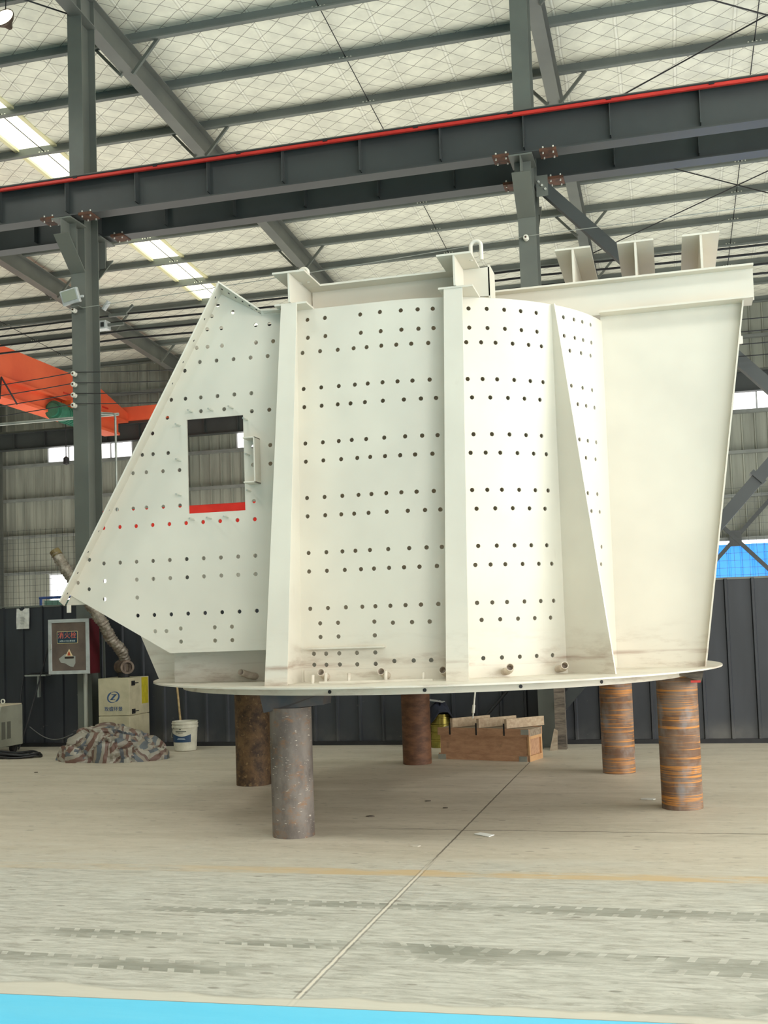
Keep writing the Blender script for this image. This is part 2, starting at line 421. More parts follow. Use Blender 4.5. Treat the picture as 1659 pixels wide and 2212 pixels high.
# far wall: corrugated sheet with openings
def corr(b, x0, x1, z0, z1, Y, pitch=.32, d=.05, rib=.06, th=.02):
    xs = []; x = x0; k = math.ceil((x0-1e-6)/pitch)
    pts = [(x0, 0)]
    while k*pitch < x1:
        c = k*pitch
        for dx, dy in ((-rib/2, 0), (-rib/4, -d), (rib/4, -d), (rib/2, 0)):
            if x0 < c+dx < x1: pts.append((c+dx, dy))
        k += 1
    pts.append((x1, 0))
    lo = [b.bm.verts.new((x, Y+dy, z0)) for x, dy in pts]; hi = [b.bm.verts.new((x, Y+dy, z1)) for x, dy in pts]
    l2 = [b.bm.verts.new((x, Y+th+.0, z0)) for x, dy in pts]; h2 = [b.bm.verts.new((x, Y+th, z1)) for x, dy in pts]
    for i in range(len(pts)-1):
        b.bm.faces.new((lo[i], lo[i+1], hi[i+1], hi[i])); b.bm.faces.new((l2[i+1], l2[i], h2[i], h2[i+1]))
        b.bm.faces.new((hi[i], hi[i+1], h2[i+1], h2[i])); b.bm.faces.new((lo[i+1], lo[i], l2[i], l2[i+1]))
    for i in (0, -1): b.bm.faces.new((lo[i], hi[i], h2[i], l2[i]))
WIN = [(-18.12, -15.28), (-12.0, -9.15), (-5.95, -3.1), (.05, 3.08)]
WZ = (6.70, 7.28)
LOW = (-18.12, -15.28); LZ = (1.9, 3.36)
DOOR = (.2, 4.3); DZ = 3.34
b = MB()
edges = sorted([XL, XR] + [v for w in WIN for v in w])
corr(b, XL, XR, WZ[1], 9.75, YF)
segs = []; x = XL
for w in WIN: segs.append((x, w[0])); x = w[1]
segs.append((x, XR))
for s in segs: corr(b, s[0], s[1], WZ[0], WZ[1], YF)
corr(b, XL, XR, LZ[1], WZ[0], YF)
corr(b, XL, LOW[0], 0, LZ[1], YF); corr(b, LOW[1], DOOR[0], 0, LZ[1], YF); corr(b, DOOR[1], XR, 0, LZ[1], YF); corr(b, LOW[0], LOW[1], 0, LZ[0], YF)
struct(b.build('wall_back', M_WALLFAR))
M_WFR = paint('window_frame_white', (205,208,210), None, rough=.4)
wi = 0
for (x0, x1), (z0, z1) in [(w, WZ) for w in WIN] + [(LOW, LZ)]:
    wi += 1
    b = MB(); t = .04
    b.box(x0, x1, YF-.03, YF+.05, z1-t, z1); b.box(x0, x1, YF-.03, YF+.05, z0, z0+t)
    for k in range(5):
        xx = x0 + (x1-x0-t)*k/4; b.box(xx, xx+t, YF-.025, YF+.045, z0+t, z1-t)
    f = struct(b.build('window_%d' % wi, M_WFR))
    g = MB(); g.box(x0+.02, x1-.02, YF+.005, YF+.013, z0+.02, z1-.02); g.build('pane', M_GLASS, f)
# translucent blue sheet door at the back right, gap above it
b = MB()
corr(b, DOOR[0], DOOR[1], 0, 3.27, YF+.02, pitch=.29, d=.03, rib=.07)
d = struct(b.build('door_1', M_BLUE))
b = MB(); b.box(DOOR[0]-.06, DOOR[0], YF-.06, YF+.06, 0, 3.4); b.box(DOOR[1], DOOR[1]+.06, YF-.06, YF+.06, 0, 3.4); b.build('door_frame', M_STEEL, d)
# girts on the far wall
for i, z in enumerate((8.6, 6.66, 5.62, 4.5, 3.40)):
    b = MB()
    b.box(-25.9, 12.9, YF-.2, YF-.05, z-.04, z+.04)
    tag(b.build('wall_girt', M_GIRT), ['horizontal girt on the far wall, topmost just under the eaves', 'horizontal girt on the far wall along the sill of the high windows', 'horizontal girt on the far wall, first one below the high windows',
        'horizontal girt on the far wall, second one below the high windows', 'horizontal girt on the far wall, lowest one, level with the blue door top'][i], 'girt')
for i, x in enumerate(FRX):
    b = MB(); b.ibeam((x, YF-.35, 0), (x, YF-.35, 9.1), .22, .3, up=Vector((0,-1,0)))
    tag(b.build('wall_post', M_STEEL), ['steel post against the far wall at the left picture edge', 'steel post against the far wall behind the left column and crane end', 'steel post against the far wall behind the inspection opening',
        'steel post against the far wall hidden behind the drum', 'steel post against the far wall right of the blue door'][i], 'post')
# wire X bracing on far wall right
b = MB()
b.beam((-1.3, YF-.3, .3), (4.5, YF-.3, 6.5), .1, .1); b.beam((-1.3, YF-.32, 6.5), (4.5, YF-.32, .3), .1, .1); b.box(1.45, 1.75, YF-.36, YF-.3, 3.2, 3.6)
tag(b.build('cross_bracing', M_STEEL2), 'thin steel cross bracing against the far wall above the blue door', 'bracing')

# partition between the bays
PY = 13.62
def partition(name, x0, x1):
    b = MB(); corr(b, x0, x1, .03, 1.91, PY, pitch=.30, d=.03, rib=.05)
    return struct(b.build(name, M_PART))
partition('wall_partition', -25.9, 12.9)
b = MB(); b.box(-25.9, 12.9, PY-.05, PY+.06, 0, .05); struct(b.build('baseboard_partition', M_BLACK))
b = MB(); b.box(-25.9, 12.9, PY-.01, PY+.04, 1.9, 1.925); struct(b.build('trim_1', M_STEEL))
# wire mesh above the partition, one panel per bay
for i in (0, 1, 3):
    x0, x1 = FRX[i]+.13, FRX[i+1]-.13
    if i == 3: x0, x1 = FRX[3]+.13, FRX[4]-.13
    b = MB(); n = int((x1-x0)/.085)
    for k in range(n+1):
        x = x0 + (x1-x0)*k/n; b.box(x-.0016, x+.0016, PY+.0, PY+.0032, 1.92, 2.97 - .02*math.sin(k*.3))
    for k in range(13):
        z = 1.95 + .085*k; b.box(x0, x1, PY+.003, PY+.0062, z-.0016, z+.0016)
    tag(b.build('wire_mesh_screen', M_STEEL2), {0: 'wire mesh screen on the partition in the far left bay', 1: 'wire mesh screen on the partition left of the left column', 3: 'wire mesh screen on the partition at the right picture edge'}[i], 'mesh screen')

# ---------------------------------------------------------------- frames
YC0, YC1 = 13.25, 13.62
for i, x in enumerate(FRX):
    nm = ['far left', 'off the left picture edge', 'left', 'right', 'off the right picture edge'][i]
    r = thing('steel_column', ['H-section column of the bay farthest to the left', 'H-section column beside the far left bay partition', 'dark grey H-section column carrying a floodlight and four insulators',
        'dark grey H-section column rising behind the top of the white housing', 'dark grey H-section column beyond the right picture edge'][i], 'column', (x-.04, (YC0+YC1)/2, 0))
    xr_ = x; x = x-.04
    b = MB(); t = .014; w = .106
    top = zr(13.4)-.02
    b.box(x-w, x+w, YC0, YC0+t, 0, top); b.box(x-w, x+w, YC1-t, YC1, 0, top); b.box(x-.006, x+.006, YC0+t, YC1-t, 0, top)
    b.build('shaft', M_STEEL, r)
    b = MB(); b.box(x-.14, x+.14, YC0-.05, YC1, 0, .02); b.build('base_plate', M_STEEL, r)
    # corbel: tapered I bracket on both sides carrying the crane beams
    zt = 7.0
    for s_, y0, y1 in ((-1, YC0, YC0-.42), (1, YC1, YC1+.42)):
        b = MB()
        b.box(x-.14, x+.14, min(y0, y1), max(y0, y1), zt-.02, zt)
        b.prism([(x-.006, y0, zt-.02), (x-.006, y1, zt-.02), (x-.006, y1, zt-.22), (x-.006, y0, zt-.62)], (.012, 0, 0))
        pa, pb = Vector((x, y0, zt-.62)), Vector((x, y1, zt-.22)); b.beam(pa, pb, .22, .014, Vector((0, -1 if s_ > 0 else 1, 1)))
        b.box(x-.1, x+.1, y0 + s_*.20, y0 + s_*.212, zt-.40, zt-.02)
        b.build('corbel', M_STEEL, r)
    x = xr_
    # rafter
    ra = thing('roof_rafter', ['sloping roof rafter of the frame farthest to the left', 'sloping roof rafter behind the floodlight at the left', 'sloping roof rafter above the left column, crossing the skylight side', 'sloping roof rafter above the right column',
        'sloping roof rafter at the right picture edge'][i], 'rafter', (x, 13.5, zr(13.5)-.5))
    b = MB()
    y0, y1 = -6.8, YF-.3
    def dep(y): return .52 - .006*abs(y-13.5)
    for dz0, dz1 in ((0, -.014),):
        b.prism([(x-.1, y0, zr(y0)), (x-.1, y1, zr(y1)), (x-.1, y1, zr(y1)-.014), (x-.1, y0, zr(y0)-.014)], (.2, 0, 0))
        b.prism([(x-.1, y0, zr(y0)-dep(y0)), (x-.1, y1, zr(y1)-dep(y1)), (x-.1, y1, zr(y1)-dep(y1)+.014), (x-.1, y0, zr(y0)-dep(y0)+.014)], (.2, 0, 0))
        b.prism([(x-.005, y0, zr(y0)-.014), (x-.005, y1, zr(y1)-.014), (x-.005, y1, zr(y1)-dep(y1)+.014), (x-.005, y0, zr(y0)-dep(y0)+.014)], (.01, 0, 0))
    b.build('rafter_beam', M_RAFT, ra)
    for k in (0, 2, 4, 6, 8, 10):
        y = 14.70 + 1.335*k
        for s_ in (-1, 1):
            b = MB(); b.beam((x+s_*.09, y, zr(y)-.46), (x+s_*.52, y, zr(y)+.02), .045, .045); b.build('fly_brace', M_STEEL, ra)
# purlins (Z section)
ORD = ['first', 'second', 'third', 'fourth', 'fifth', 'sixth', 'seventh', 'eighth', 'ninth', 'tenth', 'eleventh', 'twelfth', 'thirteenth', 'fourteenth', 'fifteenth']
for k in range(-2, 12):
    y = 14.70 + 1.335*k; z = zr(y)
    b = MB()
    b.box(-25.9, 12.9, y-.004, y+.004, z, z+.17); b.box(-25.9, 12.9, y-.075, y, z, z+.006); b.box(-25.9, 12.9, y, y+.075, z+.164, z+.17)
    b.box(-25.9, 12.9, y-.079, y-.075, z, z+.022)
    if k < 0: lab = 'galvanised grey roof purlin in front of the crane beams, out of the picture top'
    else: lab = 'grey roof purlin, the %s up the slope from the far wall' % ORD[11-k]
    if k == -1: lab = 'grey roof purlin at the top left corner above the hanging lamp'
    pu = tag(b.build('roof_purlin', M_PURLIN), lab, 'purlin')
    if k >= 0:
        for xb in (-16.6, -10.55, -4.5, 1.60):
            for dx in (-.09, -.03, .03, .09):
                b = MB(); b.tube([(xb+dx, y-.016, z+.06), (xb+dx, y-.004, z+.06)], .013, 6); b.build('tie_bolt', M_BOLT, pu)
# tie rods across purlins at mid bay
for xb, w in ((-16.6, 'the far left bay'), (-10.55, 'the bay with the skylight'), (-4.5, 'the bay over the housing'), (1.60, 'the right hand bay')):
    b = MB(); b.tube([(xb, 4, zr(4)+.07), (xb, YF-.2, zr(YF-.2)+.07)], .008, 6)
    tag(b.build('tie_rod', M_CABLE), 'thin tie rod running down the roof slope in ' + w, 'rod')
# roof bracing rods of the right bay and left bay
zb = lambda y: zr(y)-.22
for kk, (x0, y0, x1, y1, lab) in enumerate(((-1.46, 18.55, 4.6, 14.1, 'black roof bracing rod rising right above the red rail'), (-1.46, 13.9, 4.6, 18.3, 'black roof bracing rod at the top right corner'),
        (-1.46, 24.3, 4.6, 19.2, 'black roof bracing rod rising right below the crane beams'), (-1.46, 19.1, 4.6, 24.3, 'black roof bracing rod falling right below the crane beams'),
        (-13.58, 7.0, -7.52, 13.6, 'black roof bracing rod beside the hanging lamp at the top left'))):
    b = MB(); dz = -.03*(kk % 2); b.tube([(x0+.13, y0, zb(y0)+dz), (x1-.13, y1, zb(y1)+dz)], .011, 6); tag(b.build('bracing_rod', M_CABLE), lab, 'rod')

# crane runway beams
ZB = 7.03
def runway(y, label, name='crane_runway_beam', redrail=False):
    r = thing(name, label, 'crane beam', (-1.46, y, ZB))
    b = MB(); h = .50
    b.box(-25.9, 12.9, y-.11, y+.11, ZB, ZB+.016); b.box(-25.9, 12.9, y-.12, y+.12, ZB+h-.016, ZB+h); b.box(-25.9, 12.9, y-.006, y+.006, ZB+.016, ZB+h-.016)
    b.build('girder', M_STEEL2, r)
    for k in range(-18, 13):
        x = -1.46 + k*1.012
        b = MB(); b.box(x-.006, x+.006, y-.1, y-.006, ZB+.07, ZB+h-.016); b.box(x-.006, x+.006, y+.006, y+.1, ZB+.07, ZB+h-.016)
        b.build('stiffener', M_STEEL2, r)
    b = MB(); b.box(-25.9, 12.9, y-.03, y+.03, ZB+h, ZB+h+.07); b.build('rail', M_STEEL, r)
    for x in FRX[1:4]:
        for s_ in (-1, 1):
            b = MB(); c = x + s_*.28; b.box(c-.10, c+.10, y-.112, y+.112, ZB-.014, ZB+0.0); b.box(c-.10, c+.10, y-.114, y-.11, ZB-.012, ZB+.02); p = b.build('splice_plate', M_RUSTPL, r)
            for dx in (-.06, .06):
                for dy in (-.075, .075):
                    b = MB(); b.tube([(c+dx, y+dy, ZB-.034), (c+dx, y+dy, ZB+.055)], .011, 6); b.build('bolt', M_BOLT, p)
    return r
rf = runway(YC0-.25, 'front crane runway beam with the red conductor rail on top')
runway(YC1+.25, 'rear crane runway beam behind the columns', )
runway(28.95, 'crane runway beam along the far wall under the high windows')
b = MB(); yk = YC0-.25-.135
b.box(-25.9, 12.9, yk-.02, yk+.02, ZB+.445, ZB+.483)
b.box(-25.9, 12.9, yk-.024, yk-.02, ZB+.452, ZB+.464)
cr = tag(b.build('conductor_rail', M_RED, bevel=.004), 'long red conductor rail along the top of the front crane beam', 'rail')
b = MB(); b.box(-25.9, 12.9, yk-.026, yk+.02, ZB+.483, ZB+.497); b.build('cover_strip', M_BLACK, cr)
for k in range(-12, 9):
    x = -1.60 + k*1.15
    b = MB(); b.box(x-.03, x+.03, yk-.03, yk+.03, ZB+.468, ZB+.50); b.build('hanger_clip', M_BLACK, cr)

# X brace of the column line, right bay
r = thing('column_bracing', 'heavy diagonal steel tube bracing between the right columns', 'bracing', (1.57, 13.45, .8))
b = MB(); b.beam((-1.36, 13.45, 6.85), (4.5, 13.45, .55), .14, .14); b.build('diagonal', M_STEEL2, r)
b = MB(); b.beam((-1.36, 13.30, .45), (4.5, 13.30, 6.85), .14, .14)
b.beam((.98, 13.30, 3.02), (1.02, 13.30, 3.06), .19, .19); b.build('diagonal', M_STEEL2, r)
b = MB(); b.box(-1.38, -1.24, 13.365, 13.378, 6.66, 6.92); gp = b.build('gusset_plate', M_STEEL, r)
for k in range(3):
    b = MB(); b.tube([(-1.35+.04*k, 13.345, 6.84-.05*k), (-1.35+.04*k, 13.37, 6.84-.05*k)], .016, 6); b.build('bolt', M_BOLT, gp)

# ---------------------------------------------------------------- white housing
C = Vector((-1.97, 9.40)); RD = 1.57; YP = 7.83; ZT = 3.885; Z0 = 1.10
W = thing('mill_housing', 'huge cream white perforated steel housing standing on five rusty pipe stands', 'machine', (C.x, C.y, 1.03))
def onplate(px, py): return onY(px, py, YP)
def ondrum(px, py):
    p = onY(px, py, YP)
    if p.x <= C.x: return (p.x - C.x, p.z)
    d = ray(px, py); a = d.x**2 + d.y**2; bb = -2*(d.x*C.x + d.y*C.y); cc = C.length_squared - RD**2
    t = (-bb - math.sqrt(max(0, bb*bb-4*a*cc)))/(2*a); q = CAM + d*t
    return (RD*(math.atan2(q.y-C.y, q.x-C.x) + math.pi/2), q.z)
def sc(l, x0, y0, s): return [(x0 + x/s, y0 + y/s) for x, y in l]
# bolt holes measured on the picture
HL = sc([(1393,470),(1489,516),(1636,598),(1638,711),(1355,542),(1326,626),(1416,618),(1258,745),(1328,738),(1420,731),(1278,835),(1385,826),(1494,817),(1603,807),(1182,891),(1095,1077),(1186,1070),(1284,1062),(1391,1053),(1499,1043),(1608,1035),(1070,1192),(1285,1150),(1434,1137),(1611,1150),(975,1292),(909,1430),(978,1425),(1075,1418),(850,1547),(935,1541),(1042,1534),(1148,1527)], 0, 500, 2.9625)
HL += sc([(748,150),(852,144),(937,138),(1044,132),(1151,125),(662,268),(766,262),(870,256),(976,249),(1083,243),(1190,237),(1299,230),(1408,224),(1519,218),(1630,212),(1625,96),(571,472),(664,495),(768,490),(873,484),(979,479),(1086,473),(1194,467),(1303,462),(1413,457),(1524,451),(1634,445),(875,599),(981,594),(1089,589),(1197,584),(1305,578),(1416,573),(1525,568),(1636,563),(669,608),(498,619),(569,660),(668,724),(878,714),(881,829),(987,825),(1095,821),(1203,816),(1312,812),(1421,807),(1532,803),(1643,798),(993,930),(1065,928),(1156,912),(1374,904),(1484,900),(1158,996),(1376,989),(1486,986)], 0, 1050, 2.9625)
HL += sc([(1105,677),(1325,660),(1107,913),(1328,897),(1092,227),(1313,208)], 360, 850, 5.925) + [(582,700),(590,737),(578,769)]
HM = sc([(337,565),(449,553),(675,531),(801,515),(935,505),(1043,498),(1140,494),(340,680),(452,669),(679,648),(806,638),(939,628),(1048,622),(1145,618),(306,777),(418,766),(531,757),(633,747),(716,740),(810,731),(906,724),(1002,718),(1111,713),
    (313,1008),(425,998),(538,989),(641,980),(723,973),(818,965),(914,959),(1010,954),(1120,948),(317,1124),(428,1115),(531,1106),(613,1100),(705,1092),(820,1083),(955,1075),(1064,1069),(1161,1065),(324,1357),(436,1349),(538,1341),(621,1334),(713,1328),(829,1319),(963,1311),(1072,1306),(1171,1303),
    (327,1473),(439,1465),(553,1457),(656,1449),(739,1443),(834,1437),(931,1432),(1027,1427),(1138,1422)], 550, 500, 2.9625)
HM += sc([(112,272),(297,261),(484,249),(655,239),(791,230),(947,220),(1107,212),(1268,205),(1450,198),(118,465),(304,454),(473,444),(609,437),(761,428),(953,417),(1175,406),(1357,398),(1519,393),(129,852),(316,843),(485,835),(622,828),(775,820),(968,810),(1190,800),(1373,793),(1535,788),
    (134,1047),(321,1039),(510,1030),(681,1022),(818,1016),(977,1008),(1136,1002),(1298,996),(1482,989),(146,1440),(333,1432),(522,1424),(695,1418),(833,1413),(991,1408),(1151,1401),(1314,1395),(1497,1389),(251,1593),(439,1587),(822,1575),(1018,1586),(1220,1580),(1406,1574)], 640, 1020, 4.879)
HM += sc([(743,78),(932,73),(1315,61),(673,255),(802,254),(940,250),(1127,246),(1320,241),(677,371),(805,371),(947,368),(1130,366),(1324,361),(1521,331),(933,468),(1323,462),(1528,458)], 540, 1360, 4.879) + sc([(1018,524),(1130,521),(1157,596)], 550, 1250, 2.9625)
HR = sc([(108,128),(300,132),(484,142),(658,156),(822,174),(116,330),(308,334),(492,343),(666,356),(830,373),(84,484),(241,485),(393,489),(573,499),(742,512),(877,527),(99,871),(257,871),(410,875),(590,882),(760,893),(894,905),(145,1065),(338,1066),(524,1071),(698,1079),(861,1090),(161,1454),(355,1453),(540,1456),(715,1463),(878,1471),
    (1109,221),(1220,245),(1308,270),(1394,300),(1117,416),(1229,439),(1317,461),(1403,489),(1177,573),(1295,599),(1394,626),(1193,943),(1311,965),(1411,989),(1261,1138),(1349,1155),(1436,1174),(1278,1509),(1366,1523),(1454,1539)], 990, 640, 4.879)
HR += sc([(130,88),(289,86),(443,87),(624,91),(795,97),(929,103),(146,480),(306,478),(460,477),(642,478),(813,482),(947,486),(193,677),(390,673),(575,672),(751,674),(915,677),(210,1070),(406,1067),(593,1064),(770,1063),(934,1063),(180,1270),(341,1266),(496,1263),(679,1260),(850,1258),(986,1257),
    (1347,141),(1447,157),(1366,513),(1466,524),(1405,702),(1491,711),(1510,1080),(1506,1263)], 990, 960, 4.879)
HR += sc([(198,596),(359,592),(514,588),(698,582),(870,577),(1006,574),(246,776),(442,769),(630,763),(807,757),(973,752),(264,1180),(461,1172),(649,1164),(827,1156),(994,1148),(392,1301),(955,1273)], 990, 1180, 4.879)

def cut_sheet(outline, holes, inner=(), vlines=(), th=.012, mapf=None, name='', parent=None, hr=.0165, nrmf=None):
    """flat outline in (u, z) with round bolt holes and rectangular openings -> solid plate"""
    pts, edg = [], []
    def loop(l):
        i0 = len(pts); pts.extend(Vector(p) for p in l); n = len(l); edg.extend((i0+i, i0+(i+1) % n) for i in range(n))
    loop(outline); hs = []
    for h in holes:
        if any((h[0]-g[0])**2 + (h[1]-g[1])**2 < (2.2*hr)**2 for g in hs): continue
        hs.append(h); loop([(h[0]+hr*math.cos(2*math.pi*k/10), h[1]+hr*math.sin(2*math.pi*k/10)) for k in range(10)])
    for q in inner: loop(q)
    for u, za, zb_ in vlines:
        i0 = len(pts); pts.extend((Vector((u, za)), Vector((u, zb_)))); edg.append((i0, i0+1))
    V, E_, Fc, _, _, _ = delaunay_2d_cdt(pts, edg, [], 0, 1e-5)
    def inside(p, poly):
        c = False; n = len(poly)
        for i in range(n):
            a, b_ = poly[i], poly[(i+1) % n]
            if (a[1] > p[1]) != (b_[1] > p[1]) and p[0] < (b_[0]-a[0])*(p[1]-a[1])/(b_[1]-a[1])+a[0]: c = not c
        return c
    nf = nrmf or (lambda u, z: Vector((0, -1, 0)))
    tris = []
    for f in Fc:
        c = sum((V[i] for i in f), Vector((0, 0)))/len(f)
        if not inside(c, outline) or any((c[0]-h[0])**2 + (c[1]-h[1])**2 < (hr*.98)**2 for h in hs) or any(inside(c, q) for q in inner): continue
        A = sum(V[f[i]][0]*V[f[(i+1) % len(f)]][1] - V[f[(i+1) % len(f)]][0]*V[f[i]][1] for i in range(len(f)))
        tris.append(list(f) if A > 0 else list(f)[::-1])
    used = sorted({i for f in tris for i in f}); ix = {o: k for k, o in enumerate(used)}; n = len(used)
    fr = [Vector(mapf(V[i][0], V[i][1])) for i in used]; nr = [nf(V[i][0], V[i][1]) for i in used]
    c0 = sum(fr, Vector((0,0,0)))/n; base = Vector((c0.x, c0.y, min(p.z for p in fr)))
    verts = [p-base for p in fr] + [p-base-q*th for p, q in zip(fr, nr)]
    faces, nrm = [], []
    eset = set((f[i], f[(i+1) % len(f)]) for f in tris for i in range(len(f)))
    for f in tris:
        faces.append([ix[i] for i in f]); nrm += [nr[ix[i]] for i in f]
        g = [ix[i]+n for i in f[::-1]]; faces.append(g); nrm += [-nr[k-n] for k in g]
    for a_, b_ in eset:
        if (b_, a_) not in eset:
            q = [ix[b_], ix[a_], ix[a_]+n, ix[b_]+n]; faces.append(q)
            m = (verts[q[1]]-verts[q[0]]).cross(verts[q[3]]-verts[q[0]]).normalized(); nrm += [m]*4
    me = bpy.data.meshes.new(name); me.from_pydata(verts, [], faces); me.materials.append(M_WHITE)
    o = bpy.data.objects.new(name, me); COL.objects.link(o); o.parent = parent; o.location = base - WORLD[parent.name]; WORLD[o.name] = base
    me.polygons.foreach_set('use_smooth', [True]*len(me.polygons)); me.normals_split_custom_set(nrm)
    return o
# left flat plate with the inspection opening
pc = [onplate(*p) for p in ((476.5,631),(565,674),(606,668))]
XJ = -2.70
tl = [(p.x, p.z) for p in pc]; bl = [onplate(*p) for p in ((148.5,1283.6),(368,1411))]
outline = [tl[0], (bl[0].x, bl[0].z), (bl[1].x, bl[1].z), (XJ, 1.345), (XJ, ZT), (tl[1][0], ZT)]
op = [onplate(*p) for p in ((404.5,907),(525,896),(530,1103),(407,1109))]
opening = [(p.x, p.z) for p in op]
xa = (opening[0][0]+opening[3][0])/2; xb = (opening[1][0]+opening[2][0])/2; za = (opening[0][1]+opening[1][1])/2; zb_ = (opening[2][1]+opening[3][1])/2
opening = [(xa, za), (xb, za), (xb, zb_), (xa, zb_)]
holesL = [(p.x, p.z) for p in (onplate(*h) for h in HL) if p.x < XJ-.03]
SP = cut_sheet(outline, holesL, [opening], mapf=lambda u, z: (u, YP, z), name='side_plate', parent=W)
# drum shell: flat part then the arc
HD = [ondrum(*h) for h in HM+HR]
UE = RD*RAD(90-15.2)
outl = [(XJ - C.x, Z0), (UE, Z0), (UE, ZT), (XJ - C.x, ZT)]
def drum_map(u, z):
    if u <= 0: return (C.x+u, YP, z)
    a = u/RD - math.pi/2; return (C.x + RD*math.cos(a), C.y + RD*math.sin(a), z)
vl = [(RD*RAD(2.5*k), Z0, ZT) for k in range(0, 30)]
DS = cut_sheet(outl, [h for h in HD if outl[0][0]+.03 < h[0] < UE-.03 and Z0+.03 < h[1] < ZT-.03], vlines=vl, mapf=drum_map, name='drum_shell', parent=W, nrmf=lambda u, z: Vector((0,-1,0)) if u <= 0 else Vector((math.cos(u/RD-math.pi/2), math.sin(u/RD-math.pi/2), 0)))
b = MB()   # rear half of the shell
b.lathe([(RD, Z0), (RD, ZT), (RD-.012, ZT), (RD-.012, Z0), (RD, Z0)], (C.x, C.y, 0), 64, a0=-15.2, a1=176)
b.build('rear_shell', M_WHITE, W, smooth=30)
b = MB(); b.lathe([(0, ZT-.03), (RD-.014, ZT-.03), (RD-.014, ZT-.018), (0, ZT-.018)], (C.x, C.y, 0), 48); b.build('interior_light_block', M_WHITE, W)  # unseen disc added to keep the drum interior dark behind the holes
# base flange and skirt under it
RF = 2.38; CF = Vector((-2.02, 9.43))
b = MB(); b.lathe([(RF, Z0-.012), (RF, Z0), (RD-.25, Z0), (RD-.25, Z0-.012), (RF, Z0-.012)], (CF.x, CF.y, 0), 128); b.build('base_flange', M_WHITE, W, smooth=30)
b = MB(); b.lathe([(2.14, 1.03), (2.14, Z0-.012), (2.11, Z0-.012), (2.11, 1.03), (2.14, 1.03)], (CF.x, CF.y, 0), 128); sk = b.build('flange_skirt', M_WHITE, W, smooth=30)
for px, py in ((741,1490),(920,1487),(1103,1480),(1255,1471)):
    p = onZ(px, py, 1.055); dr = Vector((p.x-CF.x, p.y-CF.y, 0)).normalized(); q = Vector((CF.x, CF.y, 1.055)) + dr*2.141
    b = MB(); b.tube([q - dr*.006, q + dr*.002], .013, 10); b.build('bolt_hole', M_BLACK, sk)
# vertical ribs: front flat bar plus web
def rib(xt0, xt1, yt, xb0, xb1, yb):
    r = MB(); t = .014
    A = [(xb0, yb, Z0), (xb1, yb, Z0), (xt1, yt, ZT+.01), (xt0, yt, ZT+.01)]; r.prism(A, (0, t, 0))
    o = r.build('rib', M_WHITE, W)
    r = MB(); xm0, xm1 = (xb0+xb1)/2 + (.03 if xb0 < -2 else 0), (xt0+xt1)/2
    yd = YP if xm0 < C.x else C.y - math.sqrt(RD**2-(xm0-C.x)**2)
    r.prism([(xm0-.006, yb+t, Z0), (xm0-.006, yd+.002, Z0), (xm1-.006, yd+.002, ZT), (xm1-.006, yt+t, ZT)], (.012, 0, 0)); r.build('rib_web', M_WHITE, o)
rib(-2.705, -2.583, 7.66, -2.805, -2.637, 7.375)
rib(-1.485, -1.350, 7.70, -1.545, -1.385, 7.57)
# radial roof beams above the two ribs
def bracket(xc, yf, w=.25, zb0=3.885, zt=4.13):
    o = MB(); t = .014; yb = 8.7
    o.box(xc-w/2, xc+w/2, yf, yb, zt-t, zt); o.box(xc-.007, xc+.007, yf+.005, yb, zb0+t, zt-t); o.box(xc-w/2, xc+w/2, yf+.03, yb, zb0, zb0+t)
    return o.build('roof_beam', M_WHITE, W)
B1 = bracket(-2.635, 7.635); B2 = bracket(-1.400, 7.665)
# lifting lugs on top
def lug(x, y, z, r, h, parent, tr=.016):
    b = MB(); pts = [(x, y-r, z-.02), (x, y-r, z+h)] + [(x, y-r*math.cos(RAD(a)), z+h+r*math.sin(RAD(a))) for a in range(15, 180, 15)] + [(x, y+r, z+h), (x, y+r, z-.02)]
    b.tube(pts, tr, 10); b.build('lifting_lug', M_WHITE, parent, smooth=60)
def lugx(x, y, z, r, h, parent, tr=.016):
    b = MB(); pts = [(x-r, y, z-.02), (x-r, y, z+h)] + [(x-r*math.cos(RAD(a)), y, z+h+r*math.sin(RAD(a))) for a in range(15, 180, 15)] + [(x+r, y, z+h), (x+r, y, z-.02)]
    b.tube(pts, tr, 10); b.build('lifting_lug', M_WHITE, parent, smooth=60)
lugx(-2.60, 7.90, 4.13, .034, .06, B1, .014)
lugx(-1.262, 7.83, 4.13, .038, .085, B2, .015)
# channel between the two roof beams, parallel to the front plate
b = MB(); b.box(-2.62, -1.41, 8.02, 8.22, 4.115, 4.13); b.box(-2.62, -1.41, 8.16, 8.17, 3.885, 4.115); b.build('cross_channel', M_WHITE, W)
b = MB(); b.box(-1.393, -1.20, 8.02, 8.035, 3.90, 4.115); b.box(-1.21, -1.195, 8.02, 8.25, 3.885, 4.13); b.build('stiffener_box', M_WHITE, W)
# long I-beam over the end plate and the three beams on it
yb0 = 9.0
b = MB(); b.box(-1.39, .722, yb0-.10, yb0+.10, 4.185, 4.20); b.box(-1.39, .722, yb0-.006, yb0+.006, 3.935, 4.185); b.box(-.46, .708, yb0-.14, yb0+.10, 3.92, 3.935)
b.build('top_beam', M_WHITE, W)
for xc in (-.655, -.160, .345):
    b = MB(); w = .285
    b.box(xc-w/2, xc+w/2, 8.95, 10.6, 4.485, 4.50); b.box(xc-.009, xc+.009, 8.955, 10.6, 4.215, 4.485); b.box(xc-w/2, xc+w/2, 8.97, 10.6, 4.20, 4.215)
    b.build('roof_beam', M_WHITE, W)
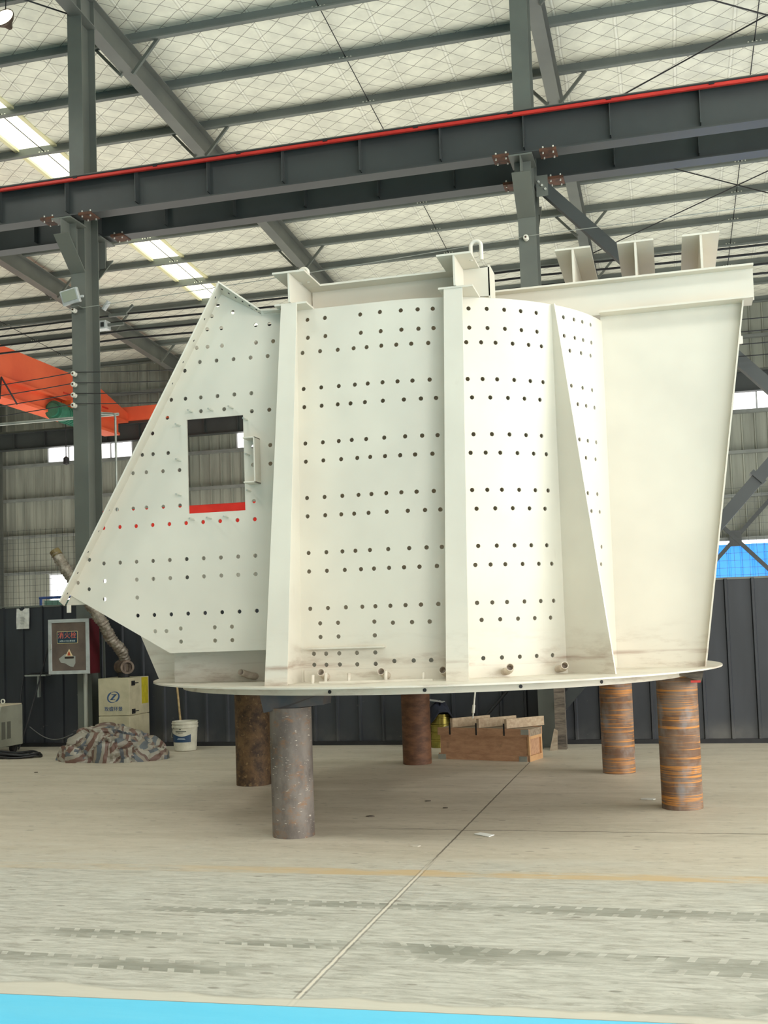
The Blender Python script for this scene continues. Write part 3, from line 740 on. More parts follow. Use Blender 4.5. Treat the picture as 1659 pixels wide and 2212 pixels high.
# radial gusset
ang = RAD(-41.); dr = Vector((math.cos(ang), math.sin(ang), 0)); nn = Vector((-dr.y, dr.x, 0))*.006; c3 = Vector((C.x, C.y, 0))
b = MB(); pt = [c3 + dr*(RD-.004) + Vector((0,0,Z0)), c3 + dr*2.06 + Vector((0,0,Z0)), c3 + dr*(RD+.03) + Vector((0,0,ZT)), c3 + dr*(RD-.004) + Vector((0,0,ZT))]
b.prism([p-nn for p in pt], nn*2); b.build('gusset', M_WHITE, W)
# right end plate with folded edge
XE = C.x + math.sqrt(RD**2-(yb0-C.y)**2)
q0, q1 = onY(1525,1412,yb0), onY(1602,650,yb0)
xbot = q0.x + (q0.x-q1.x)*(q0.z-Z0)/(q1.z-q0.z)
b = MB(); b.prism([(XE-.01, yb0, Z0), (xbot, yb0, Z0), (q1.x, yb0, 3.925), (XE-.01, yb0, 3.925)], (0, .012, 0)); EP = b.build('end_plate', M_WHITE, W)
b = MB(); b.prism([(xbot, yb0-.09, Z0), (xbot, yb0+.012, Z0), (q1.x, yb0+.012, 3.92), (q1.x, yb0-.09, 3.92)], (.012, 0, 0)); b.build('edge_flange', M_WHITE, EP)
b = MB(); b.box(.588, .622, yb0+.0, yb0+.012, 3.60, 3.66); b.box(.588, .612, yb0+.012, yb0+.024, 3.60, 3.9); b.build('edge_bracket', M_WHITE, EP)
# plate edge flange on the left: slanted side and top
def edge_flange(p, q, po, qo, t=.012, holes=0):
    p, q = Vector((p[0], YP, p[1])), Vector((q[0], YP, q[1])); n = (q-p).cross(qo-p).normalized()*t
    b = MB(); b.prism([p, q, qo, po], n); o = b.build('edge_flange', M_WHITE, SP)
    for k in range(holes):
        f = (k+.5)/holes; c = p.lerp(q, f).lerp(po.lerp(qo, f), .55); m = n.normalized()
        b = MB(); b.tube([c - m*.0015, c + n + m*.0015], .009, 8); b.build('slot_hole', M_BLACK, o)
    return o
bl0 = (bl[0].x-.05, bl[0].z-.085)
FO = YP-.15
oA, oB, oC = onY(127, 1299, FO), onY(471.6, 607, FO), onY(562, 668, YP-.03)
edge_flange(bl0, tl[0], oA, oB, holes=15)
edge_flange(tl[0], tl[1], oB, oC, holes=6); edge_flange((tl[1][0], ZT), (XJ-.04, ZT), oC, Vector((XJ-.04, YP-.1, ZT)))
b = MB(); b.prism([(bl0[0], YP+.05, bl0[1]), (bl0[0]+.22, YP+.05, bl0[1]), (bl[0].x+.02, YP+.012, bl[0].z)], (0, .01, 0)); b.build('tip_plate', M_WHITE, SP)
b = MB(); b.box(bl0[0]+.03, bl0[0]+.055, YP+.0, YP+.025, bl0[1]-.06, bl0[1]); b.build('tip_peg', M_WHITE, SP)
# studs round the opening
for x, y in sc([(330,236),(588,218),(845,188),(172,412),(178,858),(180,1302),(1032,338),(1055,790),(1075,1252),(352,1612),(570,1600),(785,1585)], 360, 850, 5.925):
    p = onplate(x, y); b = MB(); b.tube([p + Vector((0,.005,0)), p + Vector((0,-.085,0))], .0075, 8); b.build('stud', M_BOLT, SP)
# hinge channel beside the opening
pa, pb = onY(549, 942, YP-.12), onY(549, 1042, YP-.12)
b = MB(); x1 = pa.x; z1, z0_ = pa.z, pb.z; t = .012
b.box(x1-t, x1, YP-.12, YP, z0_, z1); b.box(x1-.095, x1, YP-.12, YP, z1-t, z1); b.box(x1-.095, x1, YP-.12, YP, z0_, z0_+t)
b.build('hinge_bracket', M_WHITE, SP, bevel=.004)
# foot parts left: plinth and flared back gusset
b = MB(); b.box(-3.86, -3.0, 8.16, 8.172, Z0, 1.50); b.build('plinth_plate', M_WHITE, W)
g0, g1, g2 = onZ(345, 1468, Z0), onZ(384, 1472, Z0), onY(303, 1365, 8.69)
b = MB(); b.prism([(g0.x, 8.69, Z0), (g0.x+.9, 8.69, Z0), (g0.x+.9, 8.69, 1.62), (g2.x-.06, 8.69, 1.62)], (0, .012, 0)); b.build('gusset', M_WHITE, W)
# ledge angle, weld band, drain elbows and pegs
pl_, pr_ = onY(650, 1402, 7.78), onY(829, 1397, 7.78)
b = MB(); b.box(-2.62, pr_.x, YP-.06, YP, 1.338, 1.350); b.build('ledge', M_WHITE, W)
b = MB()
prof = [(RD+.004, Z0), (RD+.010, Z0), (RD+.010, 1.185), (RD+.004, 1.185), (RD+.004, Z0)]
b.lathe(prof, (C.x, C.y, 0), 60, a0=-90, a1=-16); b.box(-2.66, C.x, YP-.010, YP-.004, Z0, 1.185); b.build('foot_band', M_WHITE, W, smooth=30)
M_ELB = paint('primer_grey_pipe', (212,202,186), (184,168,152), 16, .55)
for px, py, dx in ((693,1452,-.03),(823,1450,-.03),(956,1447,-.02),(1102,1441,.03),(1220,1437,.05),(520,1452,-.05)):
    u, z = ondrum(px, py); s0 = Vector(drum_map(u, 1.155))
    u0 = u - dx*1.6; s0 = Vector(drum_map(u0, 1.135)); nr = Vector((0,-1,0)) if u0 <= 0 else Vector((s0.x-C.x, s0.y-C.y, 0)).normalized()
    d_ = ray(px, py); mo_ = onY(px, py, s0.y-.15)
    if px == 520: mo_ = onY(px, py, 8.03); s0 = Vector((mo_.x+.07, 8.165, 1.135)); nr = Vector((0,-1,0))
    f_ = Vector((0,-1,.25)).normalized()
    A_, B_ = s0 + nr*.07, mo_ - f_*.07
    path = [s0 - nr*.01] + [s0.lerp(A_, t_).lerp(A_.lerp(B_, t_), t_).lerp(A_.lerp(B_, t_).lerp(B_.lerp(mo_, t_), t_), t_) for t_ in (.15,.35,.55,.75,.9)] + [mo_]
    b = MB(); n = 16
    R_ = b.tube(path, .027, n, caps=False)
    I_ = [[b.bm.verts.new(path[-1] + (v.co-path[-1])*.84) for v in R_[-1]], [b.bm.verts.new(path[3] + (v.co-path[3])*.84) for v in R_[3]]]
    for k in range(n):
        b.bm.faces.new((R_[-1][k], R_[-1][(k+1) % n], I_[0][(k+1) % n], I_[0][k])); b.bm.faces.new((I_[0][k], I_[0][(k+1) % n], I_[1][(k+1) % n], I_[1][k]))
    b.bm.faces.new(I_[1][::-1]); b.build('drain_elbow', M_ELB, W, smooth=40)
for px, py, h in ((675,1476,.06),(689,1470,.05),(703,1474,.07),(753,1474,.065),(780,1468,.07),(833,1472,.075),(858,1467,.06),(914,1470,.06),(925,1464,.05),(938,1465,.05)):
    p = onZ(px, py, Z0); b = MB(); b.tube([p - Vector((0,0,.003)), p + Vector((.004,0,h))], .013, 8); b.build('flange_peg', M_WHITE, W)
p0, p1 = onZ(690, 1476, Z0), onZ(935, 1470, Z0)
b = MB(); b.beam(p0+Vector((0,0,.006)), p1+Vector((0,0,.006)), .02, .012); b.build('flange_strip', M_WHITE, W)

# ---------------------------------------------------------------- pipe stands and packing
def stand(px, py, r, top, m, label, lean=(0,0)):
    p = onZ(px, py); c = p + Vector((p.x, p.y, 0)).normalized()*r
    b = MB(); n = 48
    b.lathe([(r-.012, 0), (r, 0), (r, top), (r-.012, top), (r-.012, 0)], (c.x, c.y, 0), n)
    for v in b.bm.verts: v.co.x += lean[0]*v.co.z; v.co.y += lean[1]*v.co.z
    return c, tag(b.build('pipe_stand', m, smooth=40), label, 'pipe stand', 'rusty pipe stands under the housing')
cA, _ = stand(635, 1813, .153, .925, MR['grey'], 'grey steel pipe stand with rust flecks, nearest one, under the left rib')
cB, _ = stand(1475, 1752, .157, 1.03, MR['streaked'], 'orange streaked rusty pipe stand, front right one below the end plate')
stand(1338, 1673, .157, 1.03, MR['streaked'], 'orange streaked rusty pipe stand, rear right one behind the first')
stand(902, 1653, .155, 1.03, MR['red'], 'smooth reddish brown pipe stand in the middle beside the crate')
stand(549, 1699, .170, 1.03, MR['brown'], 'dark brown pitted pipe stand behind the grey one')
M_BLOCK = paint('dark_packing_steel', (82,76,74), (62,66,72), 7, .5)
l0, l1 = onY(560, 1500, 7.60), onY(694, 1500, 7.60)
b = MB()
b.prism([(l0.x, 7.60, 1.03), (l1.x+.01, 7.64, 1.03), (l1.x, 7.64, .945), (l0.x+.16, 7.605, .915), (l0.x+.03, 7.60, .895)], (0, .18, 0))
for v in b.bm.verts:
    if v.co.z < .93 and v.co.y > 7.7: v.co.z = .926
tag(b.build('packing_plate', M_BLOCK), 'dark bent steel packing plate between the nearest pipe and the base flange', 'packing plate')
w0 = onY(1530, 1460, cB.y-.30)
yw_ = cB.y-.30
b = MB(); b.prism([(cB.x+.0, yw_, 1.075), (w0.x-.03, yw_, 1.078), (w0.x-.055, yw_, .985), (cB.x+.17, yw_, 1.0), (cB.x+.02, yw_, 1.045)], (0, .42, 0))
wd = tag(b.build('wooden_wedge', M_WOOD3), 'weathered wooden wedge with red end on the front right pipe', 'wedge')
b = MB(); b.box(w0.x-.13, w0.x-.058, yw_-.004, yw_+.002, .987, 1.004); b.build('red_paint_mark', M_RED, wd)

# ---------------------------------------------------------------- things on the columns
YI = YC0
for k, (px, py, lab) in enumerate(((163,809,'top one of the four white insulators in a row on the left column'), (163,832,'second from top of the four white insulators on the left column'), (163,855,'third from top of the four white insulators on the left column'), (163,877,'bottom one of the four white insulators in a row on the left column'),
        (163,672,'single white insulator on the left column under the floodlight'), (1137,516,'white insulator on the right column above the housing'))):
    p = onY(px, py, YI)
    i = thing('insulator', lab, 'insulator', (p.x, YI, p.z-.035))
    b = MB(); b.lathe([(0, 0), (.026, 0), (.034, .006), (.034, .022), (.022, .03), (.022, .04), (.034, .048), (.034, .066), (.026, .075), (0, .075)], (p.x, YI, p.z), 16, axis=Vector((0,-1,0))); b.build('spool', M_CERAM, i, smooth=40)
    b = MB(); b.tube([(p.x, YI-.06, p.z), (p.x, YI-.085, p.z)], .012, 8); b.build('bolt', M_RUSTPL, i)
def cable(pts, r, label, name='overhead_cable', sag=.04, m=None):
    b = MB(); P = [Vector(p) for p in pts]; path = []
    for A, B in zip(P, P[1:]):
        for k in range(12): t = k/12; q = A.lerp(B, t); q.z -= sag*4*t*(1-t); path.append(q)
    path.append(P[-1]); b.tube(path, r, 6); return tag(b.build(name, m or M_CABLE), label, 'cable')
for k, (py, nm) in enumerate(((809,'top'),(832,'second'),(855,'third'),(877,'lowest'))):
    z = onY(163, py, YI).z + .022
    yw = YI-.035
    cable([(-13.6, yw, z-.02), (-7.6, yw, z), (-1.46, yw, z-.05), (4.6, yw, z-.02)], .0065, 'black wire on the %s of the four insulators of the left column' % nm, sag=.12)
zc = onY(163, 672, YI).z
cable([(-13.6, YI-.04, zc+.1), (-7.55, YI-.04, zc+.02), (-1.5, YI-.04, onY(1137,516,YI).z+.02), (4.6, YI-.04, 6.25)], .005, 'thin grey wire from the floodlight insulator to the right column', sag=.02, m=M_GALV)
for k, (pa_, nm) in enumerate((((75,700), 'topmost'), ((75,715), 'second'), ((75,735), 'third'), ((75,752), 'lowest'))):
    z = onY(pa_[0], pa_[1], 14.6).z
    cable([(-19.6, 14.6, z), (-13.58, 14.6, z), (-7.52, 14.6, z), (-1.46, 14.6, z), (4.6, 14.6, z)], .015, 'black cable behind the columns, %s of four below the crane beams' % nm, sag=.03)
# floodlight on left column
p = onY(152, 641, YC0-.17)
fl = thing('floodlight', 'white square floodlight on the left column', 'floodlight', (p.x, YC0-.17, p.z-.12))
rot = Matrix.Rotation(RAD(-10), 3, 'Y') @ Matrix.Rotation(RAD(12), 3, 'X'); pv = Vector((p.x, YC0-.17, p.z))
b = MB(); b.box(p.x-.13, p.x+.13, YC0-.195, YC0-.14, p.z-.10, p.z+.10, rot, pv); b.build('housing', M_ALU, fl, bevel=.01)
b = MB(); b.box(p.x-.10, p.x+.10, YC0-.202, YC0-.196, p.z-.055, p.z+.08, rot, pv); b.build('lens', paint('lamp_lens', (150,156,140), None, rough=.15), fl)
b = MB(); b.box(p.x-.02, p.x+.10, YC0-.15, YC0, p.z-.13, p.z-.115); b.build('bracket', M_STEEL, fl)
b = MB(); b.box(p.x+.11, p.x+.17, YC0-.14, YC0-.11, p.z-.01, p.z+.015); b.build('adjusting_screw', M_ALU, fl)
# second floodlight and boxes behind the column
p = onY(231, 661, 14.2)
f2 = thing('floodlight', 'small tilted floodlight behind the left column', 'floodlight', (p.x, 14.2, p.z-.1))
b = MB(); b.box(p.x-.02, p.x+.02, 14.14, 14.22, p.z-.075, p.z+.075, Matrix.Rotation(RAD(38), 3, 'Y')); b.build('housing', M_ALU, f2, bevel=.008)
b = MB(); b.box(p.x+.02, p.x+.3, 14.2, 14.24, p.z-.16, p.z-.12); b.beam((p.x+.26, 14.22, p.z-.14), (p.x+.4, 14.22, p.z-.02), .03, .03); b.build('bracket', M_STEEL, f2)
p = onY(220, 703, 14.2)
cb = thing('junction_box', 'small grey junction box under the tilted floodlight', 'junction box', (p.x, 14.2, p.z-.06))
b = MB(); b.box(p.x-.09, p.x+.09, 14.15, 14.3, p.z-.06, p.z+.06); b.build('box', M_ALU, cb, bevel=.006)
b = MB(); b.box(p.x-.05, p.x-.01, 14.14, 14.15, p.z-.035, p.z+.03); b.box(p.x+.01, p.x+.06, 14.14, 14.15, p.z-.035, p.z+.03); b.build('socket', M_BLACK, cb)
b = MB(); b.box(-7.4, p.x+.02, 14.2, 14.24, p.z-.02, p.z+.02); b.build('arm', M_STEEL, cb)
# conduit drop
q0, q1, q2 = onY(212, 892, 13.9), onY(249, 893, 13.9), onY(253, 1090, 13.9)
b = MB(); b.tube([q0, q1 - Vector((.05,0,0)), q1 + Vector((-.01,0,-.01)), Vector((q1.x, 13.9, q1.z-.06)), Vector((q1.x, 13.9, 1.93))], .016, 8); tag(b.build('conduit', M_GALV, smooth=60), 'thin galvanised conduit bending down beside the left column', 'conduit')
q0 = onY(0, 917, 14.3); b = MB(); b.tube([(-13.58, 14.3, q0.z), (-7.55, 14.3, q0.z)], .022, 8); tag(b.build('steam_pipe', M_GALV), 'pale horizontal pipe running to the left column below the crane hoist', 'pipe')
# hanging high-bay lamp top left
p = onY(12, 45, 12.4)
hl = thing('high_bay_lamp', 'hanging round high-bay lamp at the top left corner', 'lamp', (p.x, 12.4, p.z-.13))
b = MB(); b.lathe([(.0, .12), (.03, .12), (.06, .06), (.12, .0), (.15, -.05), (.15, -.06), (.14, -.06), (.11, -.01), (.03, .05), (0, .05)], (p.x, 12.4, p.z), 24, axis=Vector((0,.9,-.35)).normalized()); b.build('reflector', paint('lamp_brown', (92,78,66), None, rough=.35, metal=.5), hl, smooth=50)
b = MB(); b.lathe([(0, -.055), (.14, -.055), (.14, -.05), (0, -.05)], (p.x, 12.4, p.z), 24, axis=Vector((0,.9,-.35)).normalized()); b.build('bulb_glass', emis('lit_lamp', (255,246,214), 6), hl)
b = MB(); b.tube([(p.x, 12.4, p.z+.08), (p.x, 12.45, zr(12.4))], .008, 6); b.build('hanger', M_CABLE, hl)

# ---------------------------------------------------------------- overhead crane in the back bay
XG = -15.1
G = thing('overhead_crane', 'orange overhead travelling crane girder in the back bay', 'crane', (XG, 22, 7.1))
b = MB()
b.prism([(XG-.22, 13.9, 7.55), (XG-.22, 28.75, 7.55), (XG-.22, 28.75, 7.80), (XG-.22, 26.9, 8.28), (XG-.22, 13.9, 8.38)], (.44, 0, 0)); b.build('box_girder', M_ORANGE, G)
b = MB(); b.box(XG-.30, XG+.30, 13.9, 28.6, 7.50, 7.55); b.box(XG-.14, XG+.14, 13.9, 28.3, 7.15, 7.50); b.box(XG-.24, XG+.24, 13.9, 28.2, 7.08, 7.15); b.build('lower_flange', M_ORANGE, G)
b = MB(); b.box(XG-1.4, XG+1.4, 28.72, 29.15, 7.60, 7.98); b.build('end_carriage', M_ORANGE, G)
b = MB(); b.box(XG-1.4, XG+1.4, 13.55, 13.95, 7.60, 7.98); b.build('end_carriage', M_ORANGE, G)
for y in (15.5, 19.5, 22.2, 25.6, 27.6):
    b = MB(); b.box(XG+.22, XG+.232, y-.35, y-.02, 7.70, 7.74); b.build('nameplate_strip', M_RED, G)
for y in (16.0, 18.0, 20.2, 22.4):
    b = MB(); b.tube([(XG+.3, y, 7.52), (XG+.42, y-.25, 6.95)], .02, 6); b.tube([(XG+.3, y, 7.52), (XG+.42, y+.45, 6.95)], .02, 6); b.build('cable_hanger', M_BLACK, G)
Hh = thing('electric_hoist', 'green and orange electric hoist hanging from the crane girder', 'hoist', (XG, 24.6, 6.75))
hy = 25.1
b = MB(); b.tube([(XG+.35, hy-.55, 7.13), (XG+.35, hy-.2, 7.13)], .24, 24); b.tube([(XG+.35, hy-.62, 7.13), (XG+.35, hy-.55, 7.13)], .17, 20); b.build('motor', M_GREEN, Hh, smooth=40)
b = MB(); b.tube([(XG+.35, hy+.65, 7.13), (XG+.35, hy+1.0, 7.13)], .2, 20); b.build('gearbox', M_GREEN, Hh, smooth=40)
b = MB(); b.tube([(XG+.35, hy-.2, 7.10), (XG+.35, hy+.65, 7.10)], .21, 20)
for k in range(6): b.tube([(XG+.35, hy-.1+k*.12, 7.10), (XG+.35, hy-.06+k*.12, 7.10)], .228, 20)
b.build('rope_drum', M_GREEN, Hh, smooth=40)
b = MB(); b.box(XG+.15, XG+.45, hy+.15, hy+.65, 7.28, 7.52); b.build('trolley', M_ORG2, Hh, bevel=.03)
b = MB(); b.tube([(XG+.3, hy+.1, 6.95), (XG+.3, hy+.1, 6.0)], .012, 6); b.lathe([(0, -.12), (.07, -.09), (.07, .06), (.03, .1), (0, .1)], (XG+.3, hy+.1, 5.95), 12); b.build('hook_block', M_BLACK, Hh)
# red gantry beam in the back bay
R_ = thing('red_gantry', 'red steel gantry beam seen through the inspection opening', 'gantry', (-12.8, 26.5, 0))
p = onY(470, 1090, 26.5)
b = MB(); b.box(-15.2, -9.4, 26.3, 26.7, p.z-.62, p.z); b.build('beam', M_RED, R_, bevel=.02)
for x in (-14.95, -9.65):
    b = MB(); b.box(x-.12, x+.12, 26.38, 26.62, 0, p.z-.62); b.build('leg', M_RED, R_)
# blue tubular rack behind the partition
p = onY(88, 1292, 14.6); q = onY(150, 1292, 14.6)
rk = thing('tube_rack', 'blue tubular rack with green panel behind the partition at the left', 'rack', (p.x+.5, 14.6, 0))
M_BLU = paint('blue_enamel', (52,84,150), None, rough=.4)
b = MB(); b.tube([(p.x, 14.6, 0), (p.x, 14.6, p.z)], .02, 8); b.tube([(p.x-.02, 14.6, p.z), (p.x+1.0, 14.6, p.z)], .02, 8); b.tube([(p.x+1.0, 14.6, 0), (p.x+1.0, 14.6, p.z)], .02, 8); b.build('frame', M_BLU, rk)
b = MB(); b.box(p.x+.06, p.x+.94, 14.6, 14.62, 1.2, p.z-.04); b.build('panel', paint('green_panel', (112,150,134), (98,136,120), 3, .35), rk)

# ---------------------------------------------------------------- left side: hydrant cabinet, filter, duct, tarp, bucket ...
YH = 12.98
a, c = onY(105, 1339, YH), onY(195, 1455, YH)
x0, x1, z1, z0 = a.x, c.x, a.z, c.z
HC = thing('hydrant_cabinet', 'red fire hydrant cabinet with aluminium framed door on the left column', 'fire cabinet', ((x0+x1)/2, YH+.12, z0))
M_HRED = paint('dark_red_enamel', (86,26,32), (74,22,28), 5, .4)
b = MB(); b.box(x0, x1, YH, YH+.25, z0, z1); b.build('cabinet_body', M_HRED, HC)
b = MB(); t = .045
for q in ((x0, x1, z1-t, z1), (x0, x1, z0, z0+t), (x0, x0+t*1.1, z0+t, z1-t), (x1-t*1.1, x1, z0+t, z1-t)): b.box(q[0], q[1], YH-.02, YH, q[2], q[3])
dr_ = b.build('door', M_ALU, HC, bevel=.004)
b = MB(); b.box(x0+t, x1-t, YH-.008, YH-.002, z0+t, z1-t); b.build('glass', paint('tinted_door_glass', (112,98,88), (90,78,72), 3, .2), dr_)
b = MB(); b.box(x0+.028, x0+.045, YH-.035, YH-.02, (z0+z1)/2-.03, (z0+z1)/2+.04); b.build('latch', M_BOLT, dr_)
def rrect(b, xa, xb, za, zb, r, y0, y1):
    pts = []
    for cx_, cz_, a0 in ((xb-r, zb-r, 0), (xa+r, zb-r, 90), (xa+r, za+r, 180), (xb-r, za+r, 270)):
        for k in range(5): an = RAD(a0+22.5*k); pts.append((cx_+r*math.cos(an), y0, cz_+r*math.sin(an)))
    b.prism(pts, (0, y1-y0, 0))
sx0, sx1 = x0+.125, x1-.165; sz1 = z1-.155; sz0 = sz1-.16
b = MB(); rrect(b, sx0, sx1, sz0, sz1, .015, YH-.011, YH-.008); sg = b.build('sign_border', paint('sign_gold', (214,196,140), None, rough=.4), dr_)
b = MB(); rrect(b, sx0+.007, sx1-.007, sz0+.007, sz1-.007, .011, YH-.014, YH-.010); b.build('sign', paint('sign_blue', (40,62,78), None, rough=.4), dr_)
for k, ch in enumerate('消火栓'):
    text_mesh(ch, ((sx0 + (sx1-sx0)*(.2+.3*k)), YH-.0155, sz0+.1), .088, (1,0,0), (0,0,1), paint('sign_red_letters', (216,112,92), None), dr_, 'lettering')
text_mesh('火警119 非火警勿用', ((sx0+sx1)/2, YH-.0155, sz0+.03), .026, (1,0,0), (0,0,1), paint('sign_white_letters', (196,210,206), None), dr_, 'lettering')
# torn sticker with flame triangle
b = MB(); cxs, czs = (x0+x1)/2, z0+.20
b.prism([(cxs-.15, YH-.010, czs+.0), (cxs-.06, YH-.010, czs+.06), (cxs+.09, YH-.010, czs+.03), (cxs+.09, YH-.010, czs-.06), (cxs+.06, YH-.010, czs-.11), (cxs+.01, YH-.010, czs-.10), (cxs-.06, YH-.010, czs-.06), (cxs-.12, YH-.010, czs-.05)], (0, .002, 0)); b.build('torn_sticker', paint('grey_sticker', (156,158,150), None), dr_)
b = MB(); b.prism([(cxs-.055, YH-.0125, czs+.03), (cxs+.055, YH-.0125, czs+.03), (cxs+.004, YH-.0125, czs+.125)], (0, .002, 0)); b.build('warning_triangle', paint('sticker_cream', (222,200,160), None), dr_)
b = MB(); b.prism([(cxs-.02, YH-.015, czs+.04), (cxs+.024, YH-.015, czs+.04), (cxs+.016, YH-.015, czs+.07), (cxs+.002, YH-.015, czs+.10), (cxs-.014, YH-.015, czs+.07)], (0, .002, 0)); b.build('flame_mark', paint('sticker_red', (176,76,44), None), dr_)
b = MB(); b.box(cxs-.062, cxs+.07, YH-.013, YH-.010, czs+.0, czs+.026); b.build('sticker_caption', paint('sticker_black', (52,42,36), None), dr_)
p = onY(182, 1500, 13.1)
b = MB(); b.tube([(p.x, 13.14, 0), (p.x, 13.14, z0)], .028, 12); tag(b.build('riser_pipe', paint('pale_pipe', (170,172,160), None, rough=.4), smooth=60), 'pale riser pipe from the floor to the hydrant cabinet', 'pipe')
# A4 notice
a, c = onY(35, 1318, PY-.04), onY(63, 1358, PY-.04)
b = MB(); n = 6
vs = [[b.bm.verts.new((a.x+(c.x-a.x)*i/n, PY-.036-.006*math.sin(i*1.3+j*.7), c.z+(a.z+.02-c.z)*j/n - (.03 if (j == n and i in (2, 3)) else 0))) for j in range(n+1)] for i in range(n+1)]
for i in range(n):
    for j in range(n): b.bm.faces.new((vs[i][j], vs[i+1][j], vs[i+1][j+1], vs[i][j+1]))
no = tag(b.build('paper_notice', M_PAPER), 'white paper notice pinned to the dark partition at the left', 'paper')
b = MB(); w_ = c.x-a.x
for k in range(5):
    b.box(a.x+w_*.3, a.x+w_*(.62+.1*(k % 2)), PY-.0475, PY-.0465, c.z+.07+.022*k, c.z+.076+.022*k)
b.build('print_lines', paint('faint_ink', (150,152,146), None), no)
mo = no.modifiers.new('thickness', 'SOLIDIFY'); mo.thickness = .001
# filter unit
fx0, fx1, fy0, fy1, fz = -7.225, -6.785, 13.0, 13.55, .93
FU = thing('fume_filter_unit', 'cream fume filter cabinet with blue logo in front of the partition', 'filter unit', ((fx0+fx1)/2, (fy0+fy1)/2, 0))
M_CREAM = paint('dusty_cream_enamel', (190,182,152), (170,162,134), 5, .5)
b = MB(); b.box(fx0, fx1, fy0, fy1, .03, .446); b.box(fx0, fx1, fy0, fy1, .454, fz); b.box(fx0+.02, fx1-.02, fy0+.02, fy1-.02, 0, .5); b.build('cabinet_body', M_CREAM, FU, bevel=.006)
for z in (.24, .50, .86):
    b = MB(); b.box(fx1, fx1+.012, fy0+.06, fy0+.14, z-.03, z+.03); b.box(fx1+.012, fx1+.02, fy0+.08, fy0+.22, z-.006, z+.006); b.build('door_latch', M_BLACK, FU)
b = MB(); b.box(fx1, fx1+.003, fy0+.34, fy0+.52, .58, .92); b.build('warning_label', paint('yellow_label', (190,176,40), (172,158,36), 20, .5), FU)
M_LOGO = paint('logo_blue', (56,84,122), None)
lx, lz = (fx0+fx1)/2 - .005, .69
b = MB()
def arc(a0, a1, w0, w1):
    n = 14; A, B = [], []
    for k in range(n+1):
        t_ = k/n; an = RAD(a0+(a1-a0)*t_); w = w0 + (w1-w0)*t_; cx_, cz_ = .078*math.cos(an)+.016*math.sin(an), .068*math.sin(an)
        for L, rr in ((A, 1+w), (B, 1-w)): L.append(b.bm.verts.new((lx+cx_*rr, fy0-.002, lz+cz_*rr)))
    for k in range(n): b.bm.faces.new((A[k], A[k+1], B[k+1], B[k]))
arc(118, -35, .04, .17); arc(-35, -58, .17, .1); arc(298, 145, .04, .17); arc(145, 122, .17, .1)
for q in ([(-.05,-.036),(-.018,-.036),(.05,.036),(.018,.036)], [(-.03,.036),(.05,.036),(.044,.028),(-.02,.028)], [(-.05,-.036),(.03,-.036),(.02,-.028),(-.044,-.028)]):
    b.bm.faces.new([b.bm.verts.new((lx+x, fy0-.0022, lz+z)) for x, z in q])
lo = b.build('logo', M_LOGO, FU)
text_mesh('玫盛环景', (lx, fy0-.002, .535), .062, (1,0,0), (0,0,1), M_LOGO, FU, 'lettering', sx=1.05)
# flexible duct
pts = [(270,1438),(268,1418),(262,1403),(250,1392),(238,1378),(229,1358),(218,1338),(203,1318),(188,1298),(172,1275),(157,1252),(145,1235),(133,1215),(122,1198)]
P = [onY(x, y, 13.28 - .4*min(1, i/6)) for i, (x, y) in enumerate(pts)]
path, rad = [], []
for A, B in zip(P, P[1:]):
    n = max(2, int((B-A).length/.014))
    for k in range(n): path.append(A.lerp(B, k/n))
path.append(P[-1])
for _ in range(8): path = [path[0]] + [(path[i-1]+path[i]*2+path[i+1])/4 for i in range(1, len(path)-1)] + [path[-1]]
for i in range(len(path)): rad.append(.070 + (.009 if i % 3 == 0 else 0) + .006*noise.noise(Vector((i*.15, 0, 0))))
DU = thing('flexible_duct', 'crumpled silver flexible duct rising from the filter unit behind the plate tip', 'duct', (P[0].x, 13.28, .93))
b = MB(); b.tube(path, .066, 16, radii=rad)
for v in b.bm.verts: v.co += Vector((noise.noise(v.co*14), noise.noise(v.co*14+Vector((7,0,0))), noise.noise(v.co*14+Vector((0,9,0)))))*.013
b.build('hose', M_DUCT, DU, smooth=70)
b = MB(); e = P[0]; b.tube([(e.x-.02, 13.28, .925), (e.x-.02, 13.28, 1.0)], .075, 20); b.build('collar', M_BLACK, DU)
M_ELB2 = paint('rusty_elbow', (120,104,90), (84,70,58), 12, .5, .3)
e2 = onY(272, 1440, 13.2)
b = MB(); b.tube([e2 + Vector((-.12,.06,.0)), e2 + Vector((-.03,.01,.01)), e2 + Vector((.06,-.08,-.005))], .085, 20, caps=False); b.tube([e2 + Vector((.03,-.05,0)), e2 + Vector((.032,-.052,0))], .083, 20); b.tube([e2+Vector((-.13,.065,0)), e2+Vector((-.12,.06,0))], .085, 20); b.build('elbow', M_ELB2, DU, smooth=40)
b = MB(); q = e2 + Vector((.066,-.088,-.005)); b.lathe([(.062,-.004),(.088,-.004),(.088,.006),(.062,.006),(.062,-.004)], q, 24, axis=Vector((.62,-.78,0))); b.box(q.x-.012, q.x+.012, q.y-.01, q.y, q.z-.05, q.z+.04); b.build('elbow_rim', M_ELB2, DU, smooth=40)
b = MB(); b.tube([P[-1]+Vector((.02,0,-.02)), P[-1]+Vector((-.03,0,.05))], .07, 18); b.build('end_ring', paint('brass_ring', (120,104,64), (92,78,48), 9, .45), DU)
